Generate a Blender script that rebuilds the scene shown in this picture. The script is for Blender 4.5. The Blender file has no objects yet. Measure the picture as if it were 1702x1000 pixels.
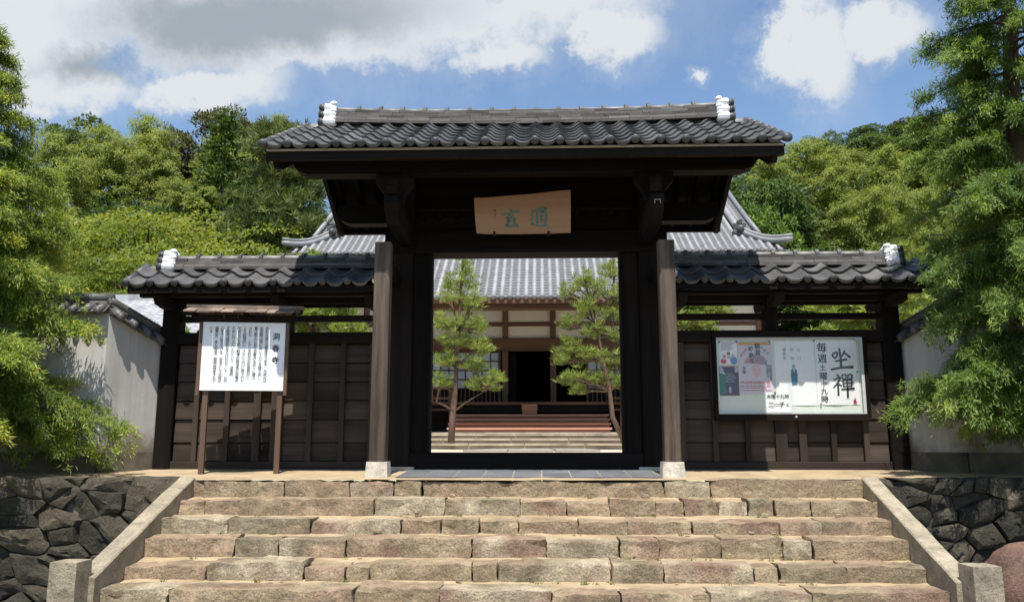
import bpy, math, random
import numpy as np
from mathutils import Vector, Matrix, noise as mnoise

R = math.radians
SC = bpy.context.scene
COL = SC.collection
rng = random.Random(7)

# ------------------------------------------------------------------ camera
cam_d = bpy.data.cameras.new("camera")
cam_d.sensor_width = 36.0
cam_d.lens = 36.0 * 1395.0 / 1702.0
cam_d.clip_end = 2000.0
cam = bpy.data.objects.new("camera", cam_d)
COL.objects.link(cam)
cam.location = (0.18, -9.3, 0.30)
cam.rotation_euler = (R(90) + math.atan(242 / 1395.0), 0, R(1.93))
SC.camera = cam

# ------------------------------------------------------------------ light
SUN_EL = 66.8
SUN_ROT = 180.0          # the sun stands behind the camera, over the stairs
sun_d = bpy.data.lights.new("sun", 'SUN')
sun_d.energy = 5.0
sun_d.angle = R(0.5)
sun_d.color = (1.0, 0.94, 0.85)
sun = bpy.data.objects.new("sun", sun_d)
COL.objects.link(sun)
sun.location = (0, -20, 40)
sun.rotation_euler = (R(90 - SUN_EL), 0, 0)

w = bpy.data.worlds.new("World")
SC.world = w
w.use_nodes = True
SKY_STRENGTH = 0.09


def build_world():
    nt = w.node_tree
    nt.nodes.clear()
    N, L = nt.nodes.new, nt.links.new

    def sock(v, s):
        if isinstance(v, (int, float)):
            s.default_value = v
        else:
            L(v, s)

    def mth(op, a, b=0.0, c=0.0, clamp=False):
        n = N('ShaderNodeMath')
        n.operation = op
        n.use_clamp = clamp
        sock(a, n.inputs[0]); sock(b, n.inputs[1]); sock(c, n.inputs[2])
        return n.outputs[0]

    def sstep(v, lo, hi):
        n = N('ShaderNodeMapRange')
        n.interpolation_type = 'SMOOTHSTEP'
        sock(v, n.inputs[0])
        n.inputs[1].default_value = lo; n.inputs[2].default_value = hi
        return n.outputs[0]

    out = N('ShaderNodeOutputWorld')
    bg = N('ShaderNodeBackground')
    bg.inputs['Strength'].default_value = SKY_STRENGTH
    sky = N('ShaderNodeTexSky')
    sky.sky_type = 'NISHITA'
    sky.sun_disc = False
    sky.sun_elevation = R(SUN_EL)
    sky.sun_rotation = R(SUN_ROT)
    sky.altitude = 50
    sky.air_density = 1.15
    sky.dust_density = 0.1
    sky.ozone_density = 3.5
    tc = N('ShaderNodeTexCoord')
    sep = N('ShaderNodeSeparateXYZ')
    L(tc.outputs['Generated'], sep.inputs[0])
    X, Y, Z = sep.outputs
    yy = mth('MAXIMUM', Y, 0.08)
    a = mth('DIVIDE', X, yy)
    b = mth('DIVIDE', Z, yy)

    def noise3(scale, detail, rough, off):
        mp = N('ShaderNodeVectorMath'); mp.operation = 'ADD'
        mp.inputs[1].default_value = off
        L(tc.outputs['Generated'], mp.inputs[0])
        n = N('ShaderNodeTexNoise')
        n.inputs['Scale'].default_value = scale
        n.inputs['Detail'].default_value = detail
        n.inputs['Roughness'].default_value = rough
        L(mp.outputs[0], n.inputs['Vector'])
        return n

    nb1, nb2 = noise3(5.0, 3, 0.55, (1.3, 0.4, 2.0)), noise3(17.0, 5, 0.68, (4.1, 2.2, 0.6))
    n_b1, n_b2 = nb1.outputs['Color'], nb2.outputs['Color']
    fine = mth('SUBTRACT', nb2.outputs[0], 0.5)

    def vm(op, p, q):
        n = N('ShaderNodeVectorMath')
        n.operation = op
        for v, k_ in ((p, 0), (q, 1)):
            if isinstance(v, tuple): n.inputs[k_].default_value = v
            elif v is not None: L(v, n.inputs[k_])
        return n

    # direction on the front plane, shaken by the noise so that the rims turn ragged
    cmb = N('ShaderNodeCombineXYZ')
    L(a, cmb.inputs[0]); L(b, cmb.inputs[1])
    W1 = vm('MULTIPLY', n_b1, (0.16, 0.085, 0.0)).outputs[0]
    W2 = vm('MULTIPLY', n_b2, (0.115, 0.10, 0.0)).outputs[0]
    AB = vm('ADD', vm('ADD', cmb.outputs[0], W1).outputs[0], W2).outputs[0]

    def heap_field(heaps):
        f = None
        for (ca, cb, ra, rb, g) in heaps:
            # mean of the two noises is 0.5: shift the centres by it
            n = N('ShaderNodeVectorMath'); n.operation = 'MULTIPLY_ADD'
            L(AB, n.inputs[0]); n.inputs[1].default_value = (1 / ra, 1 / rb, 0)
            n.inputs[2].default_value = (-(ca + 0.1375) / ra, -(cb + 0.0925) / rb, 0)
            ln = vm('LENGTH', n.outputs[0], None)
            e = mth('SUBTRACT', g, ln.outputs['Value'])
            f = e if f is None else mth('MAXIMUM', f, e)
        return f
    # cumulus heaps: centre (x/y, z/y), half axes, weight
    blob = heap_field([(-0.38, 0.595, 0.38, 0.135, 1.15), (-0.72, 0.55, 0.24, 0.11, 1.1), (-0.42, 0.458, 0.11, 0.046, 1.0), (-0.07, 0.600, 0.27, 0.120, 1.1),
                       (0.085, 0.518, 0.085, 0.058, 1.0), (-0.05, 0.485, 0.14, 0.050, 0.7), (-0.60, 0.46, 0.17, 0.060, 0.85), (-0.30, 0.52, 0.24, 0.07, 1.0),
                       (0.340, 0.505, 0.062, 0.095, 1.05), (0.43, 0.525, 0.090, 0.050, 1.0), (0.192, 0.455, 0.026, 0.018, 0.8)])
    rest = mth('SUBTRACT', noise3(2.4, 3, 0.55, (7.7, 1.1, 3.3)).outputs[0], 0.5)
    away = mth('MAXIMUM', sstep(mth('ABSOLUTE', a), 0.78, 1.1), sstep(mth('MULTIPLY', Y, -1.0), -0.3, 0.0))
    away = mth('MAXIMUM', away, sstep(b, 0.72, 1.0))
    restd = mth('SUBTRACT', mth('MULTIPLY', rest, 5.0), 0.95)
    field = mth('ADD', mth('MULTIPLY', blob, mth('SUBTRACT', 1.0, away)), mth('MULTIPLY', restd, away))
    dens = mth('ADD', field, mth('MULTIPLY', fine, 0.95))
    up = sstep(Z, 0.02, 0.15)
    mask = mth('MULTIPLY', mth('MAXIMUM', sstep(dens, -0.05, 0.50), mth('MULTIPLY', sstep(dens, -0.5, 0.3), 0.22)), up)
    # the thick hearts are grey underneath, the rims bright
    heart = mth('MAXIMUM', heap_field([(-0.36, 0.555, 0.30, 0.085, 1.0), (-0.12, 0.60, 0.24, 0.06, 0.8), (-0.58, 0.49, 0.16, 0.06, 0.75)]),
                mth('MULTIPLY', away, mth('SUBTRACT', restd, 0.2)))
    grey = sstep(mth('ADD', heart, mth('MULTIPLY', fine, 0.35)), 0.0, 0.75)
    cr = N('ShaderNodeMix'); cr.data_type = 'RGBA'
    L(grey, cr.inputs['Factor'])
    k = 1.0 / SKY_STRENGTH
    cr.inputs['A'].default_value = (0.49 * k, 0.515 * k, 0.54 * k, 1)
    cr.inputs['B'].default_value = (0.245 * k, 0.28 * k, 0.315 * k, 1)
    hs = N('ShaderNodeHueSaturation'); hs.inputs['Saturation'].default_value = 1.0; hs.inputs['Value'].default_value = 1.18
    L(sky.outputs[0], hs.inputs['Color'])
    mx = N('ShaderNodeMix'); mx.data_type = 'RGBA'
    L(mask, mx.inputs['Factor'])
    L(hs.outputs[0], mx.inputs['A'])
    L(cr.outputs['Result'], mx.inputs['B'])
    L(mx.outputs['Result'], bg.inputs['Color'])
    L(bg.outputs[0], out.inputs['Surface'])


build_world()
w.cycles.sampling_method = 'MANUAL'
w.cycles.sample_map_resolution = 512

SC.view_settings.view_transform = 'Standard'
SC.view_settings.look = 'None'
SC.view_settings.gamma = 1.0
SC.view_settings.exposure = 0.62
SC.view_settings.use_curve_mapping = False
SC.render.engine = 'CYCLES'
SC.cycles.use_denoising = True
SC.cycles.max_bounces = 5
SC.cycles.diffuse_bounces = 2
SC.cycles.glossy_bounces = 3
SC.cycles.transmission_bounces = 4
SC.cycles.transparent_max_bounces = 8
SC.cycles.sample_clamp_indirect = 6.0


# ------------------------------------------------------------------ helpers
def meta(o, label=None, cat=None, group=None, kind=None):
    if label: o["label"] = label
    if cat: o["category"] = cat
    if group: o["group"] = group
    if kind: o["kind"] = kind
    return o


ORI = {}


def thing(name, loc, label, cat, group=None):
    o = bpy.data.objects.new(name, None)
    o.empty_display_size = 0.2
    COL.objects.link(o)
    o.location = loc
    ORI[o.name] = Vector(loc)
    return meta(o, label, cat, group)


def obj(name, mesh, parent=None, loc=None, rot=None, scale=None):
    o = bpy.data.objects.new(name, mesh)
    COL.objects.link(o)
    if loc is not None: o.location = loc
    if rot is not None: o.rotation_euler = rot
    if scale is not None: o.scale = scale
    if parent is not None:
        o.parent = parent
        if parent.type == 'EMPTY':
            o.matrix_parent_inverse = Matrix.Translation(-ORI[parent.name])
        # a mesh part keeps an identity transform, so its children need no offset
    return o


class MB:
    """collects simple solids into one mesh"""

    def __init__(s):
        s.v, s.f = [], []

    def add(s, v, f):
        n = len(s.v)
        s.v += [tuple(p) for p in v]
        s.f += [tuple(i + n for i in q) for q in f]
        return s

    def box(s, x0, x1, y0, y1, z0, z1, ch=0.0):
        if x0 > x1: x0, x1 = x1, x0
        if ch <= 0:
            v = [(x, y, z) for x in (x0, x1) for y in (y0, y1) for z in (z0, z1)]
            return s.add(v, [(0, 1, 3, 2), (4, 6, 7, 5), (0, 4, 5, 1), (2, 3, 7, 6), (0, 2, 6, 4), (1, 5, 7, 3)])
        # chamfered along its longest axis
        d = [x1 - x0, y1 - y0, z1 - z0]
        ax = d.index(max(d))
        lo, hi = [x0, y0, z0], [x1, y1, z1]
        i, j = [k for k in range(3) if k != ax]
        sec = [(lo[i] + ch, lo[j]), (hi[i] - ch, lo[j]), (hi[i], lo[j] + ch), (hi[i], hi[j] - ch),
               (hi[i] - ch, hi[j]), (lo[i] + ch, hi[j]), (lo[i], hi[j] - ch), (lo[i], lo[j] + ch)]
        v = []
        for t in (lo[ax], hi[ax]):
            for (p, q) in sec:
                c = [0, 0, 0]; c[ax] = t; c[i] = p; c[j] = q
                v.append(tuple(c))
        f = [(k, (k + 1) % 8, 8 + (k + 1) % 8, 8 + k) for k in range(8)]
        f += [tuple(range(7, -1, -1)), tuple(range(8, 16))]
        return s.add(v, f)

    def prism(s, poly, axis, t0, t1):
        """poly in the two other axes (in axis order), pushed along axis"""
        n = len(poly)
        i, j = [k for k in range(3) if k != axis]
        v = []
        for t in (t0, t1):
            for (p, q) in poly:
                c = [0, 0, 0]; c[axis] = t; c[i] = p; c[j] = q
                v.append(tuple(c))
        f = [(k, (k + 1) % n, n + (k + 1) % n, n + k) for k in range(n)]
        f += [tuple(range(n - 1, -1, -1)), tuple(range(n, 2 * n))]
        return s.add(v, f)

    def tube(s, pts, rad, n=8, caps=True):
        pts = [Vector(p) for p in pts]
        if not hasattr(rad, '__len__'): rad = [rad] * len(pts)
        base = len(s.v)
        for k, p in enumerate(pts):
            d = (pts[min(k + 1, len(pts) - 1)] - pts[max(k - 1, 0)]).normalized()
            ref = Vector((0, 0, 1)) if abs(d.z) < 0.9 else Vector((1, 0, 0))
            a = d.cross(ref).normalized(); b = d.cross(a)
            for m in range(n):
                t = 2 * math.pi * m / n
                s.v.append(tuple(p + (a * math.cos(t) + b * math.sin(t)) * rad[k]))
        for k in range(len(pts) - 1):
            for m in range(n):
                p, q = base + k * n + m, base + k * n + (m + 1) % n
                s.f.append((p, q, q + n, p + n))
        if caps:
            s.f.append(tuple(base + m for m in range(n - 1, -1, -1)))
            e = base + (len(pts) - 1) * n
            s.f.append(tuple(e + m for m in range(n)))
        return s

    def ball(s, c, r, nu=10, nv=6, sq=(1, 1, 1)):
        v = [(c[0], c[1], c[2] - r * sq[2])]
        for j in range(1, nv):
            ph = -math.pi / 2 + math.pi * j / nv
            for i in range(nu):
                th = 2 * math.pi * i / nu
                v.append((c[0] + r * sq[0] * math.cos(ph) * math.cos(th), c[1] + r * sq[1] * math.cos(ph) * math.sin(th), c[2] + r * sq[2] * math.sin(ph)))
        v.append((c[0], c[1], c[2] + r * sq[2]))
        f = []
        for i in range(nu):
            f.append((0, 1 + (i + 1) % nu, 1 + i))
            for j in range(nv - 2):
                p, q = 1 + j * nu + i, 1 + j * nu + (i + 1) % nu
                f.append((p, q, q + nu, p + nu))
            f.append((1 + (nv - 2) * nu + i, 1 + (nv - 2) * nu + (i + 1) % nu, len(v) - 1))
        return s.add(v, f)

    def mesh(s, name, mat, smooth=False):
        me = bpy.data.meshes.new(name)
        me.from_pydata(s.v, [], s.f)
        if isinstance(mat, (list, tuple)):
            for m in mat: me.materials.append(m)
        elif mat is not None:
            me.materials.append(mat)
        if smooth:
            me.shade_smooth()
        me.update()
        return me

    def build(s, name, mat, parent=None, smooth=False, **k):
        return obj(name, s.mesh(name, mat, smooth), parent, **k)


def box_part(name, mat, parent, *b, ch=0.0):
    return MB().box(*b, ch=ch).build(name, mat, parent)


# ------------------------------------------------------------------ materials
def newmat(name):
    m = bpy.data.materials.new(name)
    m.use_nodes = True
    nt = m.node_tree
    nt.nodes.clear()
    return m, nt, nt.nodes.new, nt.links.new


def surf(name, c1, c2, scale=4.0, rough=0.7, bump=0.3, bscale=30.0, stretch=(1, 1, 1), rnd=0.25, detail=6, spec=0.4,
         c3=None, s3=1.2, t3=(0.5, 0.7), bdist=0.01, rough2=None, patt=None):
    """mottled procedural surface; each object shifts the pattern and its tone a little"""
    m, nt, N, L = newmat(name)
    out = N('ShaderNodeOutputMaterial'); bs = N('ShaderNodeBsdfPrincipled')
    L(bs.outputs[0], out.inputs[0])
    tc = N('ShaderNodeTexCoord'); oi = N('ShaderNodeObjectInfo')
    ml = N('ShaderNodeMath'); ml.operation = 'MULTIPLY'; ml.inputs[1].default_value = 41.0
    L(oi.outputs['Random'], ml.inputs[0])
    ad = N('ShaderNodeVectorMath'); ad.operation = 'ADD'
    L(tc.outputs['Object'], ad.inputs[0]); L(ml.outputs[0], ad.inputs[1])
    mp = N('ShaderNodeMapping'); mp.inputs['Scale'].default_value = stretch
    L(ad.outputs[0], mp.inputs[0])
    n1 = N('ShaderNodeTexNoise'); n1.inputs['Scale'].default_value = scale; n1.inputs['Detail'].default_value = detail
    n1.inputs['Roughness'].default_value = 0.65
    L(mp.outputs[0], n1.inputs['Vector'])
    rp = N('ShaderNodeMapRange'); rp.inputs[1].default_value = 0.3; rp.inputs[2].default_value = 0.7
    L(n1.outputs[0], rp.inputs[0])
    mx = N('ShaderNodeMix'); mx.data_type = 'RGBA'
    mx.inputs['A'].default_value = (*c1, 1); mx.inputs['B'].default_value = (*c2, 1)
    L(rp.outputs[0], mx.inputs['Factor'])
    col = mx.outputs['Result']
    if c3 is not None:
        n3 = N('ShaderNodeTexNoise'); n3.inputs['Scale'].default_value = s3; n3.inputs['Detail'].default_value = 5
        L(mp.outputs[0], n3.inputs['Vector'])
        r3 = N('ShaderNodeMapRange'); r3.inputs[1].default_value = t3[0]; r3.inputs[2].default_value = t3[1]
        L(n3.outputs[0], r3.inputs[0])
        m3 = N('ShaderNodeMix'); m3.data_type = 'RGBA'
        L(r3.outputs[0], m3.inputs['Factor']); L(col, m3.inputs['A']); m3.inputs['B'].default_value = (*c3, 1)
        col = m3.outputs['Result']
    if rnd > 0:
        rr = N('ShaderNodeMapRange'); rr.inputs[3].default_value = 1 - rnd; rr.inputs[4].default_value = 1 + rnd
        L(oi.outputs['Random'], rr.inputs[0])
        sc = N('ShaderNodeVectorMath'); sc.operation = 'SCALE'
        L(col, sc.inputs[0]); L(rr.outputs[0], sc.inputs['Scale'])
        col = sc.outputs[0]
    L(col, bs.inputs['Base Color'])
    bs.inputs['Roughness'].default_value = rough
    if rough2 is not None:
        rq = N('ShaderNodeMapRange'); rq.inputs[3].default_value = rough; rq.inputs[4].default_value = rough2
        L(n1.outputs[0], rq.inputs[0]); L(rq.outputs[0], bs.inputs['Roughness'])
    bs.inputs['Specular IOR Level'].default_value = spec
    if bump > 0:
        n2 = N('ShaderNodeTexNoise'); n2.inputs['Scale'].default_value = bscale; n2.inputs['Detail'].default_value = 7
        n2.inputs['Roughness'].default_value = 0.7
        L(mp.outputs[0], n2.inputs['Vector'])
        bp = N('ShaderNodeBump'); bp.inputs['Strength'].default_value = bump; bp.inputs['Distance'].default_value = bdist
        L(n2.outputs[0], bp.inputs['Height']); L(bp.outputs[0], bs.inputs['Normal'])
    return m


def stone_mat(name, tones, grain=1.0, bump=0.9, moss=None, lich=True):
    """rough split stone: one of several tones per block, crystals, stains, pits darkened in the colour"""
    m, nt, N, L = newmat(name)
    out = N('ShaderNodeOutputMaterial'); bs = N('ShaderNodeBsdfPrincipled')
    L(bs.outputs[0], out.inputs[0])
    tc = N('ShaderNodeTexCoord'); oi = N('ShaderNodeObjectInfo')
    ml = N('ShaderNodeMath'); ml.operation = 'MULTIPLY'; ml.inputs[1].default_value = 53.0
    L(oi.outputs['Random'], ml.inputs[0])
    ad = N('ShaderNodeVectorMath'); ad.operation = 'ADD'
    L(tc.outputs['Object'], ad.inputs[0]); L(ml.outputs[0], ad.inputs[1])
    V = ad.outputs[0]
    cr = N('ShaderNodeValToRGB'); cr.color_ramp.interpolation = 'LINEAR'
    el = cr.color_ramp.elements
    while len(el) < len(tones): el.new(0.5)
    for i, t in enumerate(tones):
        el[i].position = i / (len(tones) - 1); el[i].color = (*t, 1)
    n0 = N('ShaderNodeTexNoise'); n0.inputs['Scale'].default_value = 1.6; n0.inputs['Detail'].default_value = 3
    L(V, n0.inputs['Vector'])
    mm = N('ShaderNodeMath'); mm.operation = 'MULTIPLY_ADD'; mm.inputs[1].default_value = 0.9; mm.inputs[2].default_value = -0.45
    L(n0.outputs[0], mm.inputs[0])
    fr = N('ShaderNodeMath'); fr.operation = 'MULTIPLY'; fr.inputs[1].default_value = 17.31
    L(oi.outputs['Random'], fr.inputs[0])
    f2 = N('ShaderNodeMath'); f2.operation = 'FRACT'; L(fr.outputs[0], f2.inputs[0])
    sm = N('ShaderNodeMath'); sm.operation = 'ADD'; sm.use_clamp = True
    L(f2.outputs[0], sm.inputs[0]); L(mm.outputs[0], sm.inputs[1])
    L(sm.outputs[0], cr.inputs[0])

    def mul(col, scale, lo, hi, a, b, detail=6, kind='N'):
        n = N('ShaderNodeTexNoise'); n.inputs['Scale'].default_value = scale; n.inputs['Detail'].default_value = detail
        n.inputs['Roughness'].default_value = 0.7
        L(V, n.inputs['Vector'])
        r = N('ShaderNodeMapRange'); r.inputs[1].default_value = lo; r.inputs[2].default_value = hi
        r.inputs[3].default_value = a; r.inputs[4].default_value = b
        L(n.outputs[0], r.inputs[0])
        s = N('ShaderNodeVectorMath'); s.operation = 'SCALE'
        L(col, s.inputs[0]); L(r.outputs[0], s.inputs['Scale'])
        return s.outputs[0]
    col = mul(cr.outputs[0], 5.0, 0.3, 0.7, 0.62, 1.30)
    col = mul(col, 16.0, 0.54, 0.72, 1.0, 0.50, 8)
    col = mul(col, 38.0, 0.30, 0.42, 0.55, 1.0, 5)
    col = mul(col, 70.0 * grain, 0.3, 0.7, 0.62, 1.35, 3)
    if moss is not None:
        n = N('ShaderNodeTexNoise'); n.inputs['Scale'].default_value = 3.2; n.inputs['Detail'].default_value = 8
        n.inputs['Roughness'].default_value = 0.7
        L(V, n.inputs['Vector'])
        r = N('ShaderNodeMapRange'); r.inputs[1].default_value = 0.5; r.inputs[2].default_value = 0.72; r.inputs[4].default_value = 0.75
        L(n.outputs[0], r.inputs[0])
        x = N('ShaderNodeMix'); x.data_type = 'RGBA'; L(r.outputs[0], x.inputs['Factor']); L(col, x.inputs['A'])
        x.inputs['B'].default_value = (*moss, 1)
        col = x.outputs['Result']
    L(col, bs.inputs['Base Color'])
    bs.inputs['Roughness'].default_value = 0.88
    bs.inputs['Specular IOR Level'].default_value = 0.25
    na = N('ShaderNodeTexNoise'); na.inputs['Scale'].default_value = 14.0; na.inputs['Detail'].default_value = 9; na.inputs['Roughness'].default_value = 0.72
    L(V, na.inputs['Vector'])
    bp = N('ShaderNodeBump'); bp.inputs['Strength'].default_value = bump; bp.inputs['Distance'].default_value = 0.05
    L(na.outputs[0], bp.inputs['Height']); L(bp.outputs[0], bs.inputs['Normal'])
    return m


def leaf_mat(name, dark, light, tip=None, trans=0.35, rough=0.55, rnd=0.12, spec=0.3):
    """leaf tint runs from dark to light with the per-leaf attribute 'tint'"""
    m, nt, N, L = newmat(name)
    out = N('ShaderNodeOutputMaterial'); bs = N('ShaderNodeBsdfPrincipled'); tr = N('ShaderNodeBsdfTranslucent')
    ms = N('ShaderNodeMixShader'); ms.inputs[0].default_value = trans
    L(bs.outputs[0], ms.inputs[1]); L(tr.outputs[0], ms.inputs[2]); L(ms.outputs[0], out.inputs[0])
    at = N('ShaderNodeAttribute'); at.attribute_name = 'tint'
    cr = N('ShaderNodeValToRGB'); e = cr.color_ramp.elements
    e[0].color = (*dark, 1); e[1].color = (*light, 1)
    if tip:
        e[1].position = 0.72
        t = e.new(1.0); t.color = (*tip, 1)
    L(at.outputs['Fac'], cr.inputs[0])
    oi = N('ShaderNodeObjectInfo')
    rr = N('ShaderNodeMapRange'); rr.inputs[3].default_value = 1 - rnd; rr.inputs[4].default_value = 1 + rnd
    L(oi.outputs['Random'], rr.inputs[0])
    sc = N('ShaderNodeVectorMath'); sc.operation = 'SCALE'
    L(cr.outputs[0], sc.inputs[0]); L(rr.outputs[0], sc.inputs['Scale'])
    L(sc.outputs[0], bs.inputs['Base Color'])
    s2 = N('ShaderNodeVectorMath'); s2.operation = 'MULTIPLY'; s2.inputs[1].default_value = (1.25, 1.15, 0.5)
    L(sc.outputs[0], s2.inputs[0]); L(s2.outputs[0], tr.inputs['Color'])
    bs.inputs['Roughness'].default_value = rough
    bs.inputs['Specular IOR Level'].default_value = spec
    return m


def flat(name, c, rough=0.8, spec=0.3):
    m, nt, N, L = newmat(name)
    out = N('ShaderNodeOutputMaterial'); bs = N('ShaderNodeBsdfPrincipled')
    L(bs.outputs[0], out.inputs[0])
    no = N('ShaderNodeTexNoise'); no.inputs['Scale'].default_value = 25.0; no.inputs['Detail'].default_value = 4
    rp = N('ShaderNodeMapRange'); rp.inputs[3].default_value = 0.9; rp.inputs[4].default_value = 1.08
    L(no.outputs[0], rp.inputs[0])
    sc = N('ShaderNodeVectorMath'); sc.operation = 'SCALE'; sc.inputs[0].default_value = c
    L(rp.outputs[0], sc.inputs['Scale']); L(sc.outputs[0], bs.inputs['Base Color'])
    bs.inputs['Roughness'].default_value = rough
    bs.inputs['Specular IOR Level'].default_value = spec
    return m


WX, WY, WZ = (0.06, 1, 1), (1, 0.06, 1), (1, 1, 0.06)
D1, D2, D3 = (0.0068, 0.0053, 0.0045), (0.018, 0.013, 0.0105), (0.0045, 0.0038, 0.0034)


def wood(name, st, c1=D1, c2=D2, c3=D3, rough=0.8, rnd=0.2, bump=0.6, scale=9.0, spec=0.12):
    return surf(name, c1, c2, scale=scale, rough=rough, bump=bump, bscale=26.0, stretch=st, rnd=rnd, c3=c3, s3=1.4, spec=spec, bdist=0.006)


M_wx = wood("dark_wood_along_x", WX)
M_wy = wood("dark_wood_along_y", WY)
M_wz = wood("dark_wood_along_z", WZ)
M_plank = wood("wall_plank_wood", WX, (0.040, 0.030, 0.024), (0.088, 0.068, 0.055), (0.022, 0.016, 0.013), rnd=0.28)
M_batten = wood("wall_batten_wood", WZ, (0.034, 0.025, 0.021), (0.066, 0.050, 0.041), (0.020, 0.016, 0.014), rnd=0.15)
M_rail = wood("wall_rail_wood", WX, (0.034, 0.025, 0.021), (0.066, 0.050, 0.041), (0.020, 0.016, 0.014), rnd=0.15)
M_post = wood("weathered_post_wood", WZ, (0.048, 0.034, 0.026), (0.165, 0.127, 0.099), (0.028, 0.021, 0.017), rnd=0.12, rough=0.8, scale=14)
M_signwood = wood("sign_wood", WZ, (0.10, 0.062, 0.045), (0.17, 0.11, 0.08), (0.07, 0.05, 0.04), rnd=0.2, rough=0.8)
M_shingle = wood("shingle_wood", WY, (0.16, 0.12, 0.095), (0.30, 0.235, 0.19), (0.09, 0.07, 0.055), rnd=0.35, rough=0.85)
M_plaque = wood("plaque_wood", WX, (0.36, 0.215, 0.13), (0.52, 0.33, 0.21), (0.30, 0.18, 0.11), rnd=0.0, rough=0.75, scale=6)
M_tile = surf("smoked_roof_tile", (0.062, 0.060, 0.058), (0.102, 0.099, 0.096), scale=5, rough=0.42, bump=0.12, bscale=60, rnd=0.24, spec=0.5,
              c3=(0.13, 0.128, 0.122), s3=2.5, t3=(0.56, 0.75), rough2=0.62, bdist=0.004)
M_ridge = surf("ridge_tile_grey", (0.040, 0.039, 0.037), (0.072, 0.070, 0.067), scale=6, rough=0.75, bump=0.15, bscale=60, rnd=0.45, spec=0.2,
               c3=(0.10, 0.098, 0.094), s3=2.2, t3=(0.55, 0.75), bdist=0.004)
M_ridge2 = surf("ridge_tile_pale", (0.075, 0.073, 0.070), (0.115, 0.112, 0.107), scale=6, rough=0.75, bump=0.15, bscale=60, rnd=0.25, spec=0.2)
M_cap = surf("ridge_cap_grey", (0.17, 0.165, 0.155), (0.25, 0.245, 0.235), scale=5, rough=0.55, bump=0.15, bscale=60, rnd=0.2, spec=0.4,
             c3=(0.10, 0.10, 0.10), s3=2.0, t3=(0.55, 0.8), bdist=0.004)
M_balls = surf("eave_ball_tile", (0.045, 0.045, 0.047), (0.075, 0.075, 0.077), scale=7, rough=0.5, bump=0.2, bscale=70, rnd=0.2, bdist=0.003)
M_white = surf("white_plaster_ornament", (0.74, 0.74, 0.73), (0.82, 0.82, 0.82), scale=8, rough=0.85, bump=0.4, bscale=18, rnd=0.03, c3=(0.6, 0.59, 0.57), s3=5, t3=(0.6, 0.8))
M_eavestrip = surf("eave_plaster_strip", (0.30, 0.26, 0.20), (0.42, 0.37, 0.29), scale=9, rough=0.9, bump=0.3, rnd=0.05)
M_wall = surf("white_wall_plaster", (0.42, 0.415, 0.405), (0.49, 0.483, 0.472), scale=2.2, rough=0.9, bump=0.25, bscale=14, rnd=0.02, c3=(0.31, 0.295, 0.27), s3=1.1, t3=(0.5, 0.8))
def wall_dirt(m):
    nt = m.node_tree; N, L = nt.nodes.new, nt.links.new
    bs = [n for n in nt.nodes if n.type == 'BSDF_PRINCIPLED'][0]
    src = bs.inputs['Base Color'].links[0].from_socket
    tc = N('ShaderNodeTexCoord'); sp = N('ShaderNodeSeparateXYZ'); L(tc.outputs['Object'], sp.inputs[0])
    no = N('ShaderNodeTexNoise'); no.inputs['Scale'].default_value = 2.6; no.inputs['Detail'].default_value = 6; L(tc.outputs['Object'], no.inputs['Vector'])
    ma = N('ShaderNodeMath'); ma.operation = 'MULTIPLY_ADD'; ma.inputs[1].default_value = -1.5; L(no.outputs[0], ma.inputs[0]); L(sp.outputs[2], ma.inputs[2])
    mr = N('ShaderNodeMapRange'); mr.interpolation_type = 'SMOOTHSTEP'
    mr.inputs[1].default_value = -0.15; mr.inputs[2].default_value = -0.62; mr.inputs[4].default_value = 0.85
    L(ma.outputs[0], mr.inputs[0])
    mx = N('ShaderNodeMix'); mx.data_type = 'RGBA'; L(mr.outputs[0], mx.inputs['Factor']); L(src, mx.inputs['A']); mx.inputs['B'].default_value = (0.14, 0.105, 0.07, 1)
    # faint rain streaks
    mp = N('ShaderNodeMapping'); mp.inputs['Scale'].default_value = (14, 14, 0.5); L(tc.outputs['Object'], mp.inputs[0])
    n2 = N('ShaderNodeTexNoise'); n2.inputs['Scale'].default_value = 1.0; n2.inputs['Detail'].default_value = 4; L(mp.outputs[0], n2.inputs['Vector'])
    r2 = N('ShaderNodeMapRange'); r2.inputs[1].default_value = 0.35; r2.inputs[2].default_value = 0.6; r2.inputs[3].default_value = 0.86; r2.inputs[4].default_value = 1.0
    L(n2.outputs[0], r2.inputs[0])
    sc = N('ShaderNodeVectorMath'); sc.operation = 'SCALE'; L(mx.outputs['Result'], sc.inputs[0]); L(r2.outputs[0], sc.inputs['Scale'])
    L(sc.outputs[0], bs.inputs['Base Color'])


wall_dirt(M_wall)
M_plinth = surf("wall_plinth_render", (0.060, 0.052, 0.040), (0.125, 0.108, 0.084), scale=3.0, rough=0.9, bump=0.6, bscale=20, rnd=0.1, c3=(0.028, 0.026, 0.020), s3=2.0)
M_step = stone_mat("step_stone", [(0.25, 0.175, 0.115), (0.38, 0.305, 0.195), (0.29, 0.19, 0.135), (0.47, 0.395, 0.275), (0.24, 0.195, 0.125), (0.37, 0.27, 0.18), (0.32, 0.25, 0.16)])
M_granite = stone_mat("rail_granite", [(0.31, 0.265, 0.19), (0.38, 0.33, 0.245)], grain=1.6, bump=0.55)
M_field = stone_mat("field_stone", [(0.036, 0.033, 0.026), (0.078, 0.070, 0.052), (0.05, 0.046, 0.036), (0.14, 0.118, 0.084), (0.06, 0.058, 0.045)], bump=1.0, moss=(0.035, 0.04, 0.022))
M_red = stone_mat("red_boulder_stone", [(0.13, 0.075, 0.055), (0.26, 0.165, 0.125)], bump=0.9, moss=(0.085, 0.055, 0.045))
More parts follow.
